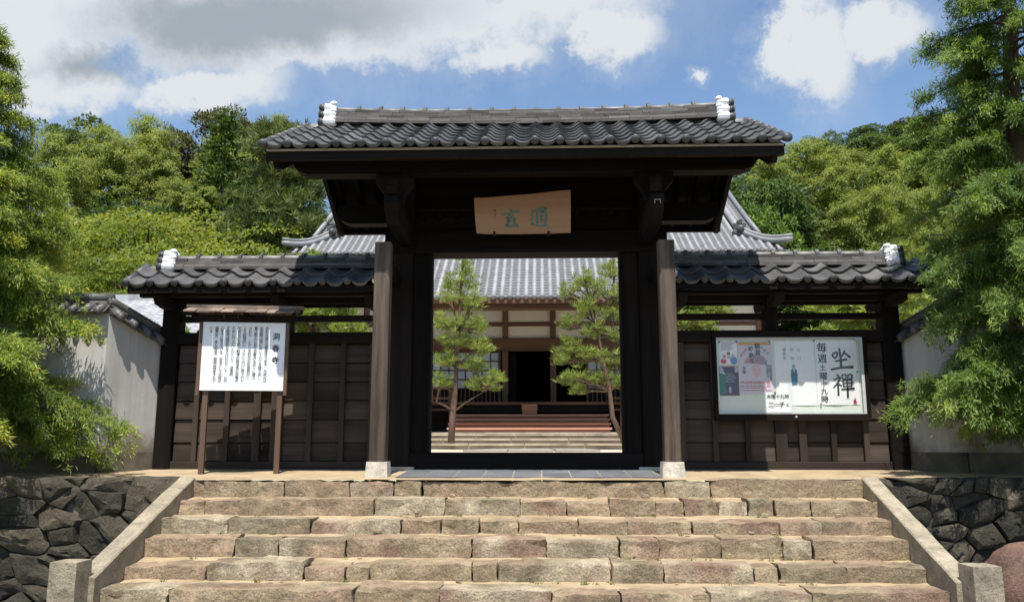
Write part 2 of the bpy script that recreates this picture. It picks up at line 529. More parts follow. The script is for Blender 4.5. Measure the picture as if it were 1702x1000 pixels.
M_base = stone_mat("post_base_granite", [(0.52, 0.47, 0.39), (0.58, 0.54, 0.46)], grain=2.5, bump=0.4)
M_slate = surf("slate_paving", (0.095, 0.105, 0.115), (0.15, 0.16, 0.17), scale=4, rough=0.55, bump=0.2, bscale=40, rnd=0.12, c3=(0.20, 0.20, 0.195), s3=3.0, t3=(0.55, 0.8))
M_soil = surf("sandy_soil", (0.33, 0.25, 0.15), (0.47, 0.37, 0.235), scale=6, rough=0.95, bump=0.9, bscale=60, rnd=0.0, c3=(0.27, 0.20, 0.125), s3=2.2, bdist=0.015)
M_court = surf("court_gravel", (0.42, 0.36, 0.27), (0.56, 0.49, 0.38), scale=3, rough=0.95, bump=0.8, bscale=40, rnd=0.0, c3=(0.34, 0.29, 0.21), s3=0.8)
M_dark_soil = surf("dark_ground_soil", (0.10, 0.085, 0.06), (0.20, 0.165, 0.115), scale=4, rough=0.95, bump=0.9, bscale=40, rnd=0.0, c3=(0.07, 0.075, 0.04), s3=1.2)  # dark earth tone, chosen to keep bounce from the forecourt low
M_hill = surf("hill_soil", (0.035, 0.045, 0.018), (0.06, 0.07, 0.03), scale=0.5, rough=0.95, bump=0.8, bscale=3, rnd=0.0)
M_ink = flat("black_ink", (0.012, 0.012, 0.013), 0.7)
M_paper = flat("white_paper", (0.80, 0.80, 0.80), 0.7)

# ================================================================== ground and terrain
def sheet(name, mat, pts, faces, smooth=False):
    me = bpy.data.meshes.new(name)
    me.from_pydata(pts, [], faces); me.materials.append(mat)
    if smooth: me.shade_smooth()
    return meta(obj(name, me), kind="structure")


def fbm(x, y, z=0.0, o=4):
    return mnoise.fractal(Vector((x, y, z)), 1.0, 2.0, o)


def ground_z(x, y):
    """forecourt a little uneven"""
    return -1.30 + 0.03 * fbm(x * 0.5, y * 0.5)


def make_grid(name, mat, xs, ys, fz, smooth=True):
    pts = [(x, y, fz(x, y)) for y in ys for x in xs]
    n = len(xs)
    f = [(j * n + i, j * n + i + 1, (j + 1) * n + i + 1, (j + 1) * n + i) for j in range(len(ys) - 1) for i in range(n - 1)]
    return sheet(name, mat, pts, f, smooth)


xs = [-900, -300, -100, -40] + [-20 + k for k in range(41)] + [40, 100, 300, 900]
ys = [-900, -300, -100, -40] + [-25 + k for k in range(26)]
make_grid("forecourt_ground", M_dark_soil, xs, ys + [3.0], lambda x, y: ground_z(x, y) if abs(x) < 30 and y > -30 else -1.3)


def terrace_z(x, y):
    if y < 1.0: return -0.045 + 0.06 * (y + 0.33) / 1.33 + 0.012 * fbm(x * 2, y * 2, 3)
    if y < 2.5: return 0.015 + (y - 1.0) * 0.1
    return 0.165 + min(1, (y - 2.5) / 6) * 0.06


def hill_z(x, y):
    t = max(0.0, y - 30.0)
    base = 0.2 + 0.70 * t * t / (t + 6.0)
    base *= 1.0 + 0.12 * math.sin(x * 0.05 + 1.0)
    return min(base, 19 + 0.1 * t) + 1.2 * fbm(x * 0.06, y * 0.06, 2.0)


ys2 = [-0.30 + 0.13 * k for k in range(12)] + [1.5, 2.0, 2.5, 4, 6, 9, 14, 20, 31]
xs2 = [-80, -40, -20, -12, -8] + [-6 + 0.2 * k for k in range(61)] + [8, 12, 20, 40, 80]
make_grid("upper_terrace_ground", M_court, xs2, ys2[12:], lambda x, y: terrace_z(x, y))
make_grid("landing_ground", M_soil, xs2, ys2[:13], lambda x, y: terrace_z(x, y))
hx = [-600, -250] + [-130 + 6.5 * k for k in range(41)] + [250, 600]
hy = [30 + 4 * k for k in range(26)] + [180, 300, 900]
make_grid("hill", M_hill, hx, hy, lambda x, y: hill_z(x, y) if y < 135 else 22.0)
# approach paving to the hall behind the gate
p = MB()
for k in range(5):
    for i in range(3):
        g = 0.02
        p.box(-1.3 + i * 0.87 + g, -1.3 + (i + 1) * 0.87 - g, 6.6 + k * 1.9 + g, 6.6 + (k + 1) * 1.9 - g, 0.1, 0.245 + 0.004 * ((i * 7 + k * 3) % 3))
M_path = surf("path_granite", (0.28, 0.265, 0.225), (0.38, 0.36, 0.31), scale=3, rough=0.9, bump=0.5, bscale=30, rnd=0.1)
meta(p.build("path", M_path), kind="structure")


# ================================================================== roof tiles
def wave(u, h):
    u2 = u + 0.055 * math.sin(2 * math.pi * u)
    return h * (0.5 + 0.5 * math.cos(2 * math.pi * u2)) ** 1.2


def pantile_mesh(name, wd, ln, h=0.062, t=0.020, eave=False, n=11):
    """S-shaped pantile; x across from roll to roll, y up the slope, z off the roof"""
    b = MB()
    lip = 0.004
    us = [i / (n - 1) for i in range(n)]
    v = []
    for y, dz in ((0.0, t), (ln, 0.0)):
        for u in us: v.append((u * (wd + lip), y, wave(u, h) + dz))
    for u in us: v.append((u * (wd + lip), 0.0, wave(u, h) + t - 0.022))
    for u in us: v.append((u * (wd + lip), ln, wave(u, h) - 0.018))
    f = []
    for i in range(n - 1):
        f.append((i, i + 1, n + i + 1, n + i))
        f.append((2 * n + i + 1, 2 * n + i, 3 * n + i, 3 * n + i + 1))
        f.append((2 * n + i, 2 * n + i + 1, i + 1, i))
    f.append((0, n, 3 * n, 2 * n)); f.append((n - 1, 3 * n - 1, 4 * n - 1, 2 * n - 1))
    b.add(v, f)
    if eave:
        # hanging apron with raised rim below the trough
        dz = 0.040
        v, f = [], []
        sel = [u for u in us if 0.2 <= u <= 0.86]
        m = len(sel)
        for y in (-0.012, 0.008):
            for u in sel: v.append((u * wd, y, wave(u, h) + t - 0.004))
            for k, u in enumerate(sel):
                q = (k / (m - 1) - 0.5) * 2
                v.append((u * wd, y, wave(u, h) + t - dz * (0.68 + 0.32 * math.sqrt(max(0, 1 - q * q)))))
        for k in range(m - 1):
            f.append((k, k + 1, m + k + 1, m + k)[::-1])
            f.append((2 * m + k, 2 * m + k + 1, 3 * m + k + 1, 3 * m + k))
            f.append((m + k, m + k + 1, 3 * m + k + 1, 3 * m + k))
            f.append((k, 2 * m + k, 2 * m + k + 1, k + 1))
        b.add(v, f)
        b.ball((0.0, -0.012, h * 0.52 + 0.006), 0.049, 12, 8, (1, 0.55, 1))
    me = b.mesh(name, [M_tile, M_balls])
    if eave:
        nb = 12 * 8 - 12 + 0
        tot = len(me.polygons)
        for pl in me.polygons:
            if pl.index >= tot - (12 * 2 + 12 * 6): pl.material_index = 1
    me.shade_smooth()
    try:
        me.set_sharp_from_angle(angle=R(42))
    except Exception:
        pass
    return me


def round_cap_mesh(name, ln, r, mat, n=9):
    b = MB()
    v, f = [], []
    for x in (0, ln):
        for i in range(n):
            a = math.pi * i / (n - 1)
            v.append((x, -r * math.cos(a) * 1.05, r * math.sin(a)))
    for i in range(n - 1): f.append((i, i + 1, n + i + 1, n + i)[::-1])
    f.append(tuple(range(n))); f.append(tuple(range(2 * n - 1, n - 1, -1)))
    b.add(v, f)
    return b.mesh(name, mat, True)


def collar_mesh(name, r, mat):
    b = MB()
    n = 9
    v, f = [], []
    prof = [(-0.026, 1.0), (-0.020, 1.22), (0.020, 1.28), (0.026, 1.0)]
    for (x, k) in prof:
        for i in range(n):
            a = math.pi * i / (n - 1)
            v.append((x, -r * k * math.cos(a) * 1.05, r * k * math.sin(a) + (0.012 if abs(x) < 0.024 else 0)))
    for j in range(len(prof) - 1):
        for i in range(n - 1):
            f.append((j * n + i, j * n + i + 1, (j + 1) * n + i + 1, (j + 1) * n + i)[::-1])
    b.add(v, f)
    return b.mesh(name, mat, False)


def blobby(name, parent, mat, balls, seed=0, amp=0.012):
    b = MB()
    for (c, r, sq) in balls: b.ball(c, r, 14, 9, sq)
    out = []
    for p in b.v:
        q = Vector(p) * 22 + Vector((seed, 0, 0))
        out.append(tuple(Vector(p) + mnoise.noise_vector(q) * amp))
    b.v = out
    return b.build(name, mat, parent, smooth=True)


def build_ridge(roof, xa, xb, Y, z0, courses, ch, w0, w1, capr, capl, rise, seed, sag=0.0):
    """stacked flat ridge tiles, round caps with collars on top"""
    rr = random.Random(seed)
    half = (xb - xa) / 2; mid = (xa + xb) / 2

    def lift(x): return rise * ((x - mid) / half) ** 2
    bases = {}
    for c in range(courses):
        wd = w0 + (w1 - w0) * c / max(1, courses - 1)
        x = xa + (0 if c % 2 == 0 else -0.15)
        while x < xb:
            l = capl * rr.choice((0.9, 1.0, 1.0, 1.1))
            e = min(x + l, xb); s0 = max(x, xa)
            if e - s0 > 0.03:
                jut = rr.uniform(-0.006, 0.006)
                z = z0 + c * ch
                sec = [(Y - wd / 2 + jut, z - 0.004), (Y + wd / 2 + jut, z - 0.004), (Y + wd / 2 + jut - 0.012, z + ch - 0.008), (Y - wd / 2 + jut + 0.012, z + ch - 0.008)]
                b = MB()
                v = []
                for xx in (s0 + 0.0015, e - 0.0015):
                    for (yy, zz) in sec: v.append((xx, yy, zz + lift(xx)))
                b.add(v, [(0, 1, 5, 4), (1, 2, 6, 5), (2, 3, 7, 6), (3, 0, 4, 7), (0, 3, 2, 1), (4, 5, 6, 7)])
                b.build("ridge_tile", M_ridge2 if c == 1 else M_ridge, roof)
            x += l
    # core behind the courses so that joints stay dark
    MB().box(xa + 0.01, xb - 0.01, Y - w1 / 2 + 0.035, Y + w1 / 2 - 0.035, z0 - 0.12, z0 + courses * ch + rise * 0.3).build("ridge_core", M_ridge, roof)
    zt = z0 + courses * ch
    n = max(1, round((xb - xa) / capl)); cl = (xb - xa) / n
    cm = round_cap_mesh("ridge_cap_piece", cl - 0.004, capr, M_cap)
    km = collar_mesh("ridge_collar_piece", capr, M_balls)
    for i in range(n):
        x = xa + i * cl
        sl = (lift(x + cl) - lift(x)) / cl
        obj("ridge_cap", cm, roof, loc=(x, Y, zt + lift(x) - 0.006), rot=(0, -math.atan(sl), 0))
        if i > 0:
            obj("cap_collar", km, roof, loc=(x, Y, zt + lift(x) - 0.004), rot=(0, -math.atan(sl), rr.uniform(-0.08, 0.08)))
    return zt


def end_ornament(roof, x, Y, z0, z1, s, seed):
    """white limed ridge end: slab, three stacked rolls with dark round tile ends, a knob on top; s = outward side"""
    rr = random.Random(seed)
    H = z1 - z0
    b = MB()
    b.prism([(Y - 0.19, z0 - 0.02), (Y + 0.19, z0 - 0.02), (Y + 0.15, z0 + H * 0.5), (Y + 0.10, z0 + H * 0.92), (Y - 0.10, z0 + H * 0.92), (Y - 0.15, z0 + H * 0.5)], 0, x - 0.055, x + 0.055)
    for k in range(3):
        z = z0 + H * (0.13 + 0.33 * k)
        r_ = 0.068 - 0.006 * k
        yy = Y - 0.155 + 0.018 * k
        b.tube([(x - s * 0.085, yy, z), (x - s * 0.06, yy, z), (x + s * 0.06, yy - 0.006, z), (x + s * 0.075, yy - 0.006, z)], [r_ * 0.6, r_, r_ * 1.05, r_ * 0.8], 12)
        b.ball((x - s * 0.045, yy - 0.02, z + H * 0.15), 0.045, 10, 6, (1.1, 1.0, 0.8))
    b.tube([(x, Y - 0.02, z0 + H * 0.88), (x, Y - 0.03, z0 + H * 0.98), (x - s * 0.005, Y - 0.04, z0 + H * 1.06)], [0.075, 0.06, 0.03], 10)
    b.v = [tuple(Vector(p) + mnoise.noise_vector(Vector(p) * 25 + Vector((seed, 0, 0))) * 0.005) for p in b.v]
    o = b.build("plaster_ornament", M_white, roof)
    for k in range(3):
        z = z0 + H * (0.13 + 0.33 * k)
        r_ = 0.060 - 0.005 * k
        yy = Y - 0.16 + 0.018 * k
        b = MB().tube([(x + s * 0.07, yy, z), (x + s * 0.135, yy - 0.004, z)], [r_ * 0.9, r_], 12)
        b.ball((x + s * 0.135, yy - 0.004, z), r_, 12, 6, (0.3, 1, 1))
        b.build("round_tile_end", M_balls, roof, smooth=True)
    return o


def tile_field(roof, x0, ncol, pitch, y0, z0, slope, rows, step, ln, mtile, meave, rot_extra=0.03, edge=None):
    ang = math.atan(slope)
    rr = random.Random(int(abs(x0) * 100) + rows)
    for r in range(rows):
        y = y0 + r * step
        z = z0 + r * step * slope
        for c in range(ncol):
            if edge and not edge(r, c): continue
            nm, me = ("eave_tile", meave) if r == 0 else ("pantile", mtile)
            obj(nm, me, roof, loc=(x0 + c * pitch + rr.uniform(-0.002, 0.002), y + rr.uniform(-0.006, 0.006), z + rr.uniform(-0.002, 0.003)),
                rot=(ang - rot_extra + rr.uniform(-0.006, 0.006), rr.uniform(-0.006, 0.006), rr.uniform(-0.005, 0.005)))


def wave_sheet(roof, name, x0, ncol, pitch, ya, za, yb, zb, mat):
    """far slope, never in view: one corrugated sheet"""
    b = MB()
    n = ncol * 6 + 1
    v = []
    for (y, z) in ((ya, za), (yb, zb)):
        for i in range(n):
            v.append((x0 + i * pitch / 6, y, z + wave((i % 6) / 6, 0.055)))
    b.add(v, [(i, i + 1, n + i + 1, n + i)[::-1] for i in range(n - 1)])
    o = b.build(name, mat, roof, smooth=True)
    o["kind"] = "stuff"
    return o


# ================================================================== the gate
G = thing("temple_gate", (0, 1.2, 0), "tall dark timber temple gate with grey tiled roof at the head of the steps", "gate")
for sx in (-1, 1):
    x = sx * 1.615
    po = MB().box(x - 0.09, x + 0.09, 0.0, 0.18, 0.135, 2.61, ch=0.012).build("front_post", M_post, G)
    b = MB()
    v = [(x + i * 0.128, 0.1 + j * 0.128, -0.06) for (i, j) in ((-1, -1), (1, -1), (1, 1), (-1, 1))] + [(x + i * 0.112, 0.1 + j * 0.112, 0.138) for (i, j) in ((-1, -1), (1, -1), (1, 1), (-1, 1))]
    b.add(v, [(0, 1, 5, 4), (1, 2, 6, 5), (2, 3, 7, 6), (3, 0, 4, 7), (4, 5, 6, 7)])
    b.build("base_stone", M_base, po)
    MB().box(x - 0.105, x + 0.105, 2.2, 2.4, 0.12, 2.61, ch=0.012).build("rear_post", M_wz, G)
    mp = MB().box(sx * 1.42, sx * 1.70, 1.03, 1.37, 0.03, 3.62, ch=0.02).build("main_pillar", M_wz, G)
    MB().box(sx * 1.36, sx * 1.74, 0.98, 1.42, -0.03, 0.06).build("base_stone", M_base, mp)
    MB().box(sx * 1.185, sx * 1.422, 1.10, 1.30, 0.20, 2.72, ch=0.008).build("door_jamb", M_wz, G)
    MB().box(sx * 1.175, sx * 1.205, 1.06, 1.10, 0.232, 2.715).build("door_stop", M_wz, G)
    # tie rails between front post and pillar
    for (za, zb) in ((2.28, 2.44), (0.62, 0.72)):
        if za > 1: MB().box(x - 0.045, x + 0.045, 0.2, 1.03, za, zb).build("tie_rail", M_wy, G)
    MB().box(x - 0.045, x + 0.045, 1.37, 2.2, 2.28, 2.44).build("tie_rail", M_wy, G)
    x = sx * 1.50
    # long bracket arm over the posts with carved noses
    arm = [(-0.20, 3.02), (-0.17, 2.94), (-0.12, 2.91), (-0.06, 2.86), (0.0, 2.80), (2.4, 2.80), (2.52, 2.84), (2.62, 2.90), (2.76, 2.93), (2.82, 3.02), (2.78, 3.10), (-0.18, 3.10)]
    MB().prism(arm, 0, x - 0.075, x + 0.075).build("bracket_arm", M_wy, G)
    arm2 = [(-0.16, 3.22), (-0.13, 3.14), (-0.08, 3.12), (2.5, 3.12), (2.64, 3.14), (2.7, 3.22), (2.62, 3.32), (-0.13, 3.32)]
    MB().prism(arm2, 0, x - 0.06, x + 0.06).build("upper_arm", M_wy, G)
    for yy in (0.1, 2.3):
        b = MB()
        b.prism([(x - 0.10, 3.10), (x + 0.10, 3.10), (x + 0.12, 3.2), (x + 0.22, 3.32), (x + 0.22, 3.42), (x - 0.22, 3.42), (x - 0.22, 3.32), (x - 0.12, 3.2)], 1, yy - 0.07, yy + 0.07)
        b.build("boat_bracket", M_wx, G)
    x = sx * 1.615
    # thin pale outline mark on the bracket nose
    if sx == 1:
        b = MB()
        for (a0, a1, c0, c1) in ((1.465, 1.535, 2.985, 2.993), (1.465, 1.473, 2.945, 2.985), (1.527, 1.535, 2.945, 2.985)):
            b.box(a0, a1, -0.212, -0.205, c0 + 0.03, c1 + 0.03)
        b.build("nose_mark", M_eavestrip, G)
box_part("door_sill", M_wx, G, -1.44, 1.44, 1.06, 1.34, -0.02, 0.232, ch=0.015)
box_part("lintel", M_wx, G, -1.78, 1.78, 1.00, 1.40, 2.712, 3.0, ch=0.02)
for k in range(4):
    z = 3.004 + 0.215 * k
    box_part("head_plank", M_wx, G, -1.42, 1.42, 1.17 + 0.01 * (k % 2), 1.235, z, z + 0.209)
box_part("head_rail", M_wx, G, -1.42, 1.42, 1.10, 1.168, 3.275, 3.315)
for k in range(13):
    x = -1.32 + k * 0.22
    box_part("dentil_block", M_wx, G, x - 0.03, x + 0.03, 1.11, 1.168, 3.19, 3.272)
for (yy, nm) in ((0.1, "front_purlin"), (2.3, "rear_purlin")):
    poly = [(-2.70, 3.56), (-2.64, 3.47), (-2.52, 3.425), (2.52, 3.425), (2.64, 3.47), (2.70, 3.56), (2.70, 3.70), (-2.70, 3.70)]
    MB().prism(poly, 1, yy - 0.10, yy + 0.10).build(nm, M_wx, G)
box_part("ridge_beam", M_wx, G, -2.72, 2.72, 1.08, 1.32, 4.0, 4.26)
for sx in (-1, 1):      # kingpost and gable tie
    box_part("king_post", M_wz, G, sx * 1.56, sx * 1.68, 1.1, 1.3, 3.62, 4.0)
    poly = [(-0.45, 3.46), (-0.36, 3.38), (-0.22, 3.41), (1.2, 4.16), (2.62, 3.41), (2.76, 3.38), (2.85, 3.46), (2.82, 3.57), (1.2, 4.40), (-0.42, 3.57)]
    MB().prism(poly, 0, sx * 2.735, sx * 2.795).build("bargeboard", M_wy, G)
    MB().prism([(1.02, 3.98), (1.2, 3.80), (1.38, 3.98), (1.30, 4.16), (1.1, 4.16)], 0, sx * 2.80, sx * 2.83).build("gable_pendant", M_wy, G)

SL = 0.52
roof_b = MB()
for s in (-1, 1):
    ye = 1.2 + s * 1.70; 
    sec = [(ye, 3.515), (1.2, 3.515 + 1.70 * SL), (1.2, 3.545 + 1.70 * SL), (ye, 3.545)]
    if s > 0: sec = sec[::-1]
    roof_b.prism(sec, 0, -2.86, 2.86)
roof = roof_b.build("roof", M_wx, G)
for s in (-1, 1):
    ye = 1.2 + s * 1.66
    for k in range(21):
        x = -2.66 + k * 0.266
        ya = 1.2 + s * 1.60
        za, zb = 3.515 + 0.10 * SL, 3.515 + 1.70 * SL
        sec = [(ya, za - 0.075), (1.2, zb - 0.075), (1.2, zb - 0.002), (ya, za - 0.002)]
        if s > 0: sec = sec[::-1]
        MB().prism(sec, 0, x - 0.03, x + 0.03).build("rafter", M_wy, roof)
    y0, y1 = sorted((1.2 + s * 1.625, 1.2 + s * 1.69))
    box_part("eave_board", M_wx, roof, -2.85, 2.85, y0, y1, 3.43, 3.522)
    y0, y1 = sorted((1.2 + s * 1.655, 1.2 + s * 1.712))
    box_part("eave_fillet", M_eavestrip, roof, -2.84, 2.84, y0, y1, 3.524, 3.548)
PT = 5.74 / 21
mt = pantile_mesh("gate_pantile", PT, 0.31)
mte = pantile_mesh("gate_eave_tile", PT, 0.31, eave=True)
tile_field(roof, -2.87, 21, PT, -0.545, 3.562, SL, 7, 0.242, 0.31, mt, mte)
wave_sheet(roof, "rear_tiles", -2.87, 21, PT, 2.93, 3.57, 1.25, 3.57 + 1.68 * SL, M_tile)
# verge rolls, one per row, and the odd last ball at the right
for sx in (-1, 1):
    for r in range(7):
        y = -0.545 + r * 0.242
        b = MB().tube([(0, 0, 0), (0, 0.28, 0.28 * SL - 0.012)], [0.05, 0.046], 10)
        if r == 0: b.ball((0, -0.005, 0), 0.055, 12, 8, (1, 0.6, 1))
        b.build("verge_tile", M_tile if r else M_balls, roof, smooth=True, loc=(sx * 2.872, y, 3.60 + r * 0.242 * SL))
build_ridge(roof, -2.50, 2.50, 1.2, 4.425, 5, 0.042, 0.40, 0.25, 0.062, 0.294, 0.055, 11)
for sx in (-1, 1):
    end_ornament(roof, sx * 2.56, 1.2, 4.44, 4.76, sx, 5 + sx)
    cm = round_cap_mesh("verge_ridge_cap", 0.26, 0.07, M_cap)
    obj("verge_cap", cm, roof, loc=(2.62 if sx > 0 else -2.88, 1.18, 4.44))

# ================================================================== wing walls either side
def wing(sx):
    side = "left" if sx < 0 else "right"
    W = thing("wing_wall", (sx * 3.1, 1.2, 0),
              "dark panelled timber wing wall with tiled roof behind the white sign" if sx < 0 else "dark panelled timber wing wall with tiled roof carrying the notice board",
              "wall", "wing walls beside the gate")

    def bx(name, mat, xa, xb, *r, ch=0.0):
        xa, xb = sorted((sx * xa, sx * xb))
        return MB().box(xa, xb, *r, ch=ch).build(name, mat, W)
    bx("end_post", M_wz, 4.40, 4.615, 1.09, 1.31, 0.0, 2.12, ch=0.012)
    bx("middle_post", M_wz, 2.97, 3.13, 1.10, 1.28, 1.722, 2.08)
    bx("inner_post", M_wz, 1.704, 1.80, 1.11, 1.29, 0.0, 2.5)
    bx("bottom_rail", M_rail, 1.80, 4.398, 1.11, 1.27, -0.005, 0.122, ch=0.008)
    bx("top_rail", M_wx, 1.80, 4.398, 1.10, 1.29, 1.575, 1.722, ch=0.008)
    bx("middle_rail", M_wx, 1.80, 2.968, 1.15, 1.22, 1.862, 1.942)
    bx("middle_rail", M_wx, 3.132, 4.398, 1.15, 1.22, 1.862, 1.942)
    bx("wall_plate", M_wx, 1.72, 4.72, 1.06, 1.32, 2.082, 2.24, ch=0.01)
    bx("carved_fringe", M_wx, 1.80, 2.968, 1.17, 1.20, 2.045, 2.082)
    bx("carved_fringe", M_wx, 3.132, 4.398, 1.17, 1.20, 2.045, 2.082)
    for yy in (0.78, 1.56):
        bx("side_purlin", M_wx, 1.80, 4.78, yy, yy + 0.09, 2.125, 2.235)
    for xx in (1.9, 3.05, 4.5):
        prof = [(0.66, 2.10), (0.72, 2.03), (0.9, 2.0), (1.5, 2.0), (1.68, 2.03), (1.74, 2.10), (1.74, 2.122), (0.66, 2.122)]
        MB().prism(prof, 0, sx * xx - 0.055, sx * xx + 0.055).build("roof_arm", M_wy, W)
    # battens and lapped planks
    bat = [1.92, 2.31, 2.70, 3.10, 3.36, 3.73, 4.12] if sx > 0 else [1.92, 2.29, 2.69, 3.10, 3.35, 3.73, 4.12]
    wide = {3.10: 0.07, 3.36: 0.045, 3.35: 0.045}
    for t in bat:
        hw = wide.get(t, 0.032)
        bx("batten", M_batten, t - hw, t + hw, 1.115, 1.155, 0.124, 1.573)
    edges = [1.80] + bat + [4.398]
    zr = [0.124, 0.352, 0.633, 0.87, 1.105, 1.34, 1.573]
    rr = random.Random(31 + sx)
    for i in range(len(edges) - 1):
        a, b_ = edges[i], edges[i + 1]
        for k in range(len(zr) - 1):
            d = rr.uniform(-0.004, 0.004)
            x0, x1 = sorted((sx * (a + 0.001), sx * (b_ - 0.001)))
            b = MB()
            za, zb = zr[k] + 0.004, zr[k + 1] + 0.003 - 0.010
            v = [(x, y, z) for x in (x0, x1) for (y, z) in ((1.170 + d, za), (1.205, za), (1.205, zb), (1.188 + d, zb))]
            b.add(v, [(0, 1, 2, 3), (4, 7, 6, 5), (0, 4, 5, 1), (1, 5, 6, 2), (2, 6, 7, 3), (3, 7, 4, 0)])
            b.build("plank", M_plank, W)
    x0, x1 = sorted((sx * 1.80, sx * 4.40))
    MB().box(x0, x1, 1.21, 1.225, 0.05, 1.58).build("backing_board", M_wz, W)
    # roof
    sl = 0.60
    rb = MB()
    xa, xb = sorted((sx * 1.74, sx * 4.86))
    for s in (-1, 1):
        ye = 1.2 + s * 0.575
        sec = [(ye, 2.20), (1.2, 2.20 + 0.575 * sl), (1.2, 2.222 + 0.575 * sl), (ye, 2.222)]
        if s > 0: sec = sec[::-1]
        rb.prism(sec, 0, xa, xb)
    rf = rb.build("roof", M_wx, W)
    for s in (-1, 1):
        y0, y1 = sorted((1.2 + s * 0.52, 1.2 + s * 0.575))
        MB().box(xa, xb, y0, y1, 2.15, 2.196).build("eave_board", M_wx, rf)
        y0, y1 = sorted((1.2 + s * 0.55, 1.2 + s * 0.58))
        MB().box(xa + 0.01, xb - 0.01, y0, y1, 2.198, 2.222).build("eave_fillet", M_wx, rf)
    nc = 10
    pit = (4.88 - 1.84) / nc
    m1 = pantile_mesh("wing_pantile", pit, 0.34, h=0.070)
    m2 = pantile_mesh("wing_eave_tile", pit, 0.34, h=0.070, eave=True)
    xs0 = -4.88 if sx < 0 else 1.84
    tile_field(rf, xs0, nc, pit, 0.612, 2.234, sl, 2, 0.255, 0.34, m1, m2, rot_extra=0.05)
    wave_sheet(rf, "rear_tiles", xs0, nc, pit, 1.79, 2.24, 1.25, 2.24 + 0.54 * sl, M_tile)
    for r in range(2):
        b = MB().tube([(0, 0, 0), (0, 0.30, 0.30 * sl - 0.012)], [0.052, 0.048], 10)
        if r == 0: b.ball((0, -0.005, 0), 0.056, 12, 8, (1, 0.6, 1))
        b.build("verge_tile", M_tile if r else M_balls, rf, smooth=True, loc=(sx * 4.882, 0.612 + r * 0.255, 2.274 + r * 0.255 * sl))
    xa, xb = sorted((sx * 1.76, sx * 4.50))
    build_ridge(rf, xa, xb, 1.2, 2.525, 4, 0.040, 0.40, 0.26, 0.058, 0.288, 0.0, 23 + sx)
    end_ornament(rf, sx * 4.56, 1.2, 2.53, 2.78, sx, 9 + sx)
    obj("verge_cap", round_cap_mesh("wing_verge_cap", 0.28, 0.066, M_cap), rf, loc=(4.60 if sx > 0 else -4.88, 1.18, 2.535))
    # lime mortar squeezed out where the roof butts the gate
    balls = []
    for k in range(9):
        t = k / 8
        balls.append(((sx * (1.80 + 0.025 * t + 0.01 * (k % 2)), 1.12 - 0.50 * t, 2.62 - 0.34 * t), 0.035 + 0.012 * (k % 3 == 0), (0.8, 1.3, 1.0)))
    blobby("mortar_verge", rf, M_white, balls, 2.2 + sx, 0.01)
    return W


wing(-1)
wing(1)

# ================================================================== stone steps
def rock_box(sx, sy, sz, seed, amp=0.016, rad=0.035, seg=0.06, chip=True):
    """weathered block: rounded box, edges knocked, faces lumpy. centred on x, front face at y=0, top at z=0"""
    nx = max(3, min(44, round(sx / seg))); ny = max(2, round(sy / 0.12)); nz = max(4, round(sz / 0.035))
    idx, V, Fc = {}, [], []

    def vid(i, j, k):
        key = (i, j, k)
        if key not in idx:
            idx[key] = len(V)
            V.append((i / nx, j / ny, k / nz))
        return idx[key]
    for i in range(nx):
        for k in range(nz):
            Fc.append((vid(i, 0, k), vid(i + 1, 0, k), vid(i + 1, 0, k + 1), vid(i, 0, k + 1)))
        for j in range(ny):
            Fc.append((vid(i, j, nz), vid(i + 1, j, nz), vid(i + 1, j + 1, nz), vid(i, j + 1, nz)))
    for j in range(ny):
        for k in range(nz):
            Fc.append((vid(0, j + 1, k), vid(0, j, k), vid(0, j, k + 1), vid(0, j + 1, k + 1)))
            Fc.append((vid(nx, j, k), vid(nx, j + 1, k), vid(nx, j + 1, k + 1), vid(nx, j, k + 1)))
    h = Vector((sx / 2, sy / 2, sz / 2))
    out = []
    off = Vector((seed * 3.17, seed * 1.31, seed * 2.23))
    for (a, b, c) in V:
        # ease the grid towards the edges so the rounding shows
        def ez(t): return 0.5 - 0.5 * math.cos(math.pi * t) if False else t
        p = Vector(((a - 0.5) * sx, (b - 0.5) * sy, (c - 0.5) * sz))
        q = Vector((max(-h.x + rad, min(h.x - rad, p.x)), max(-h.y + rad, min(h.y - rad, p.y)), max(-h.z + rad, min(h.z - rad, p.z))))
        d = p - q
        if d.length > rad: p = q + d.normalized() * rad
        n1 = mnoise.noise_vector(p * 3.2 + off)
        n2 = mnoise.noise_vector(p * 9.0 + off)
        n3 = mnoise.noise_vector(p * 24.0 + off)
        p = p + n1 * amp * 1.0 + n2 * amp * 1.0 + n3 * amp * 0.9
        # chipped arrises
        ch = mnoise.noise(p * 4.5 + off * 1.7)
        if chip and ch > 0.18 and b < 0.3: p.z -= (ch - 0.18) * 0.05 * (c > 0.7); p.y += (ch - 0.18) * 0.07 * (0.4 + c)
        out.append((p.x, p.y + sy / 2, p.z - sz / 2))
    me = bpy.data.meshes.new("stone")
    me.from_pydata(out, [], Fc)
    me.shade_smooth()
    try: me.set_sharp_from_angle(angle=R(26))
    except Exception: pass
    me.update()
    return me


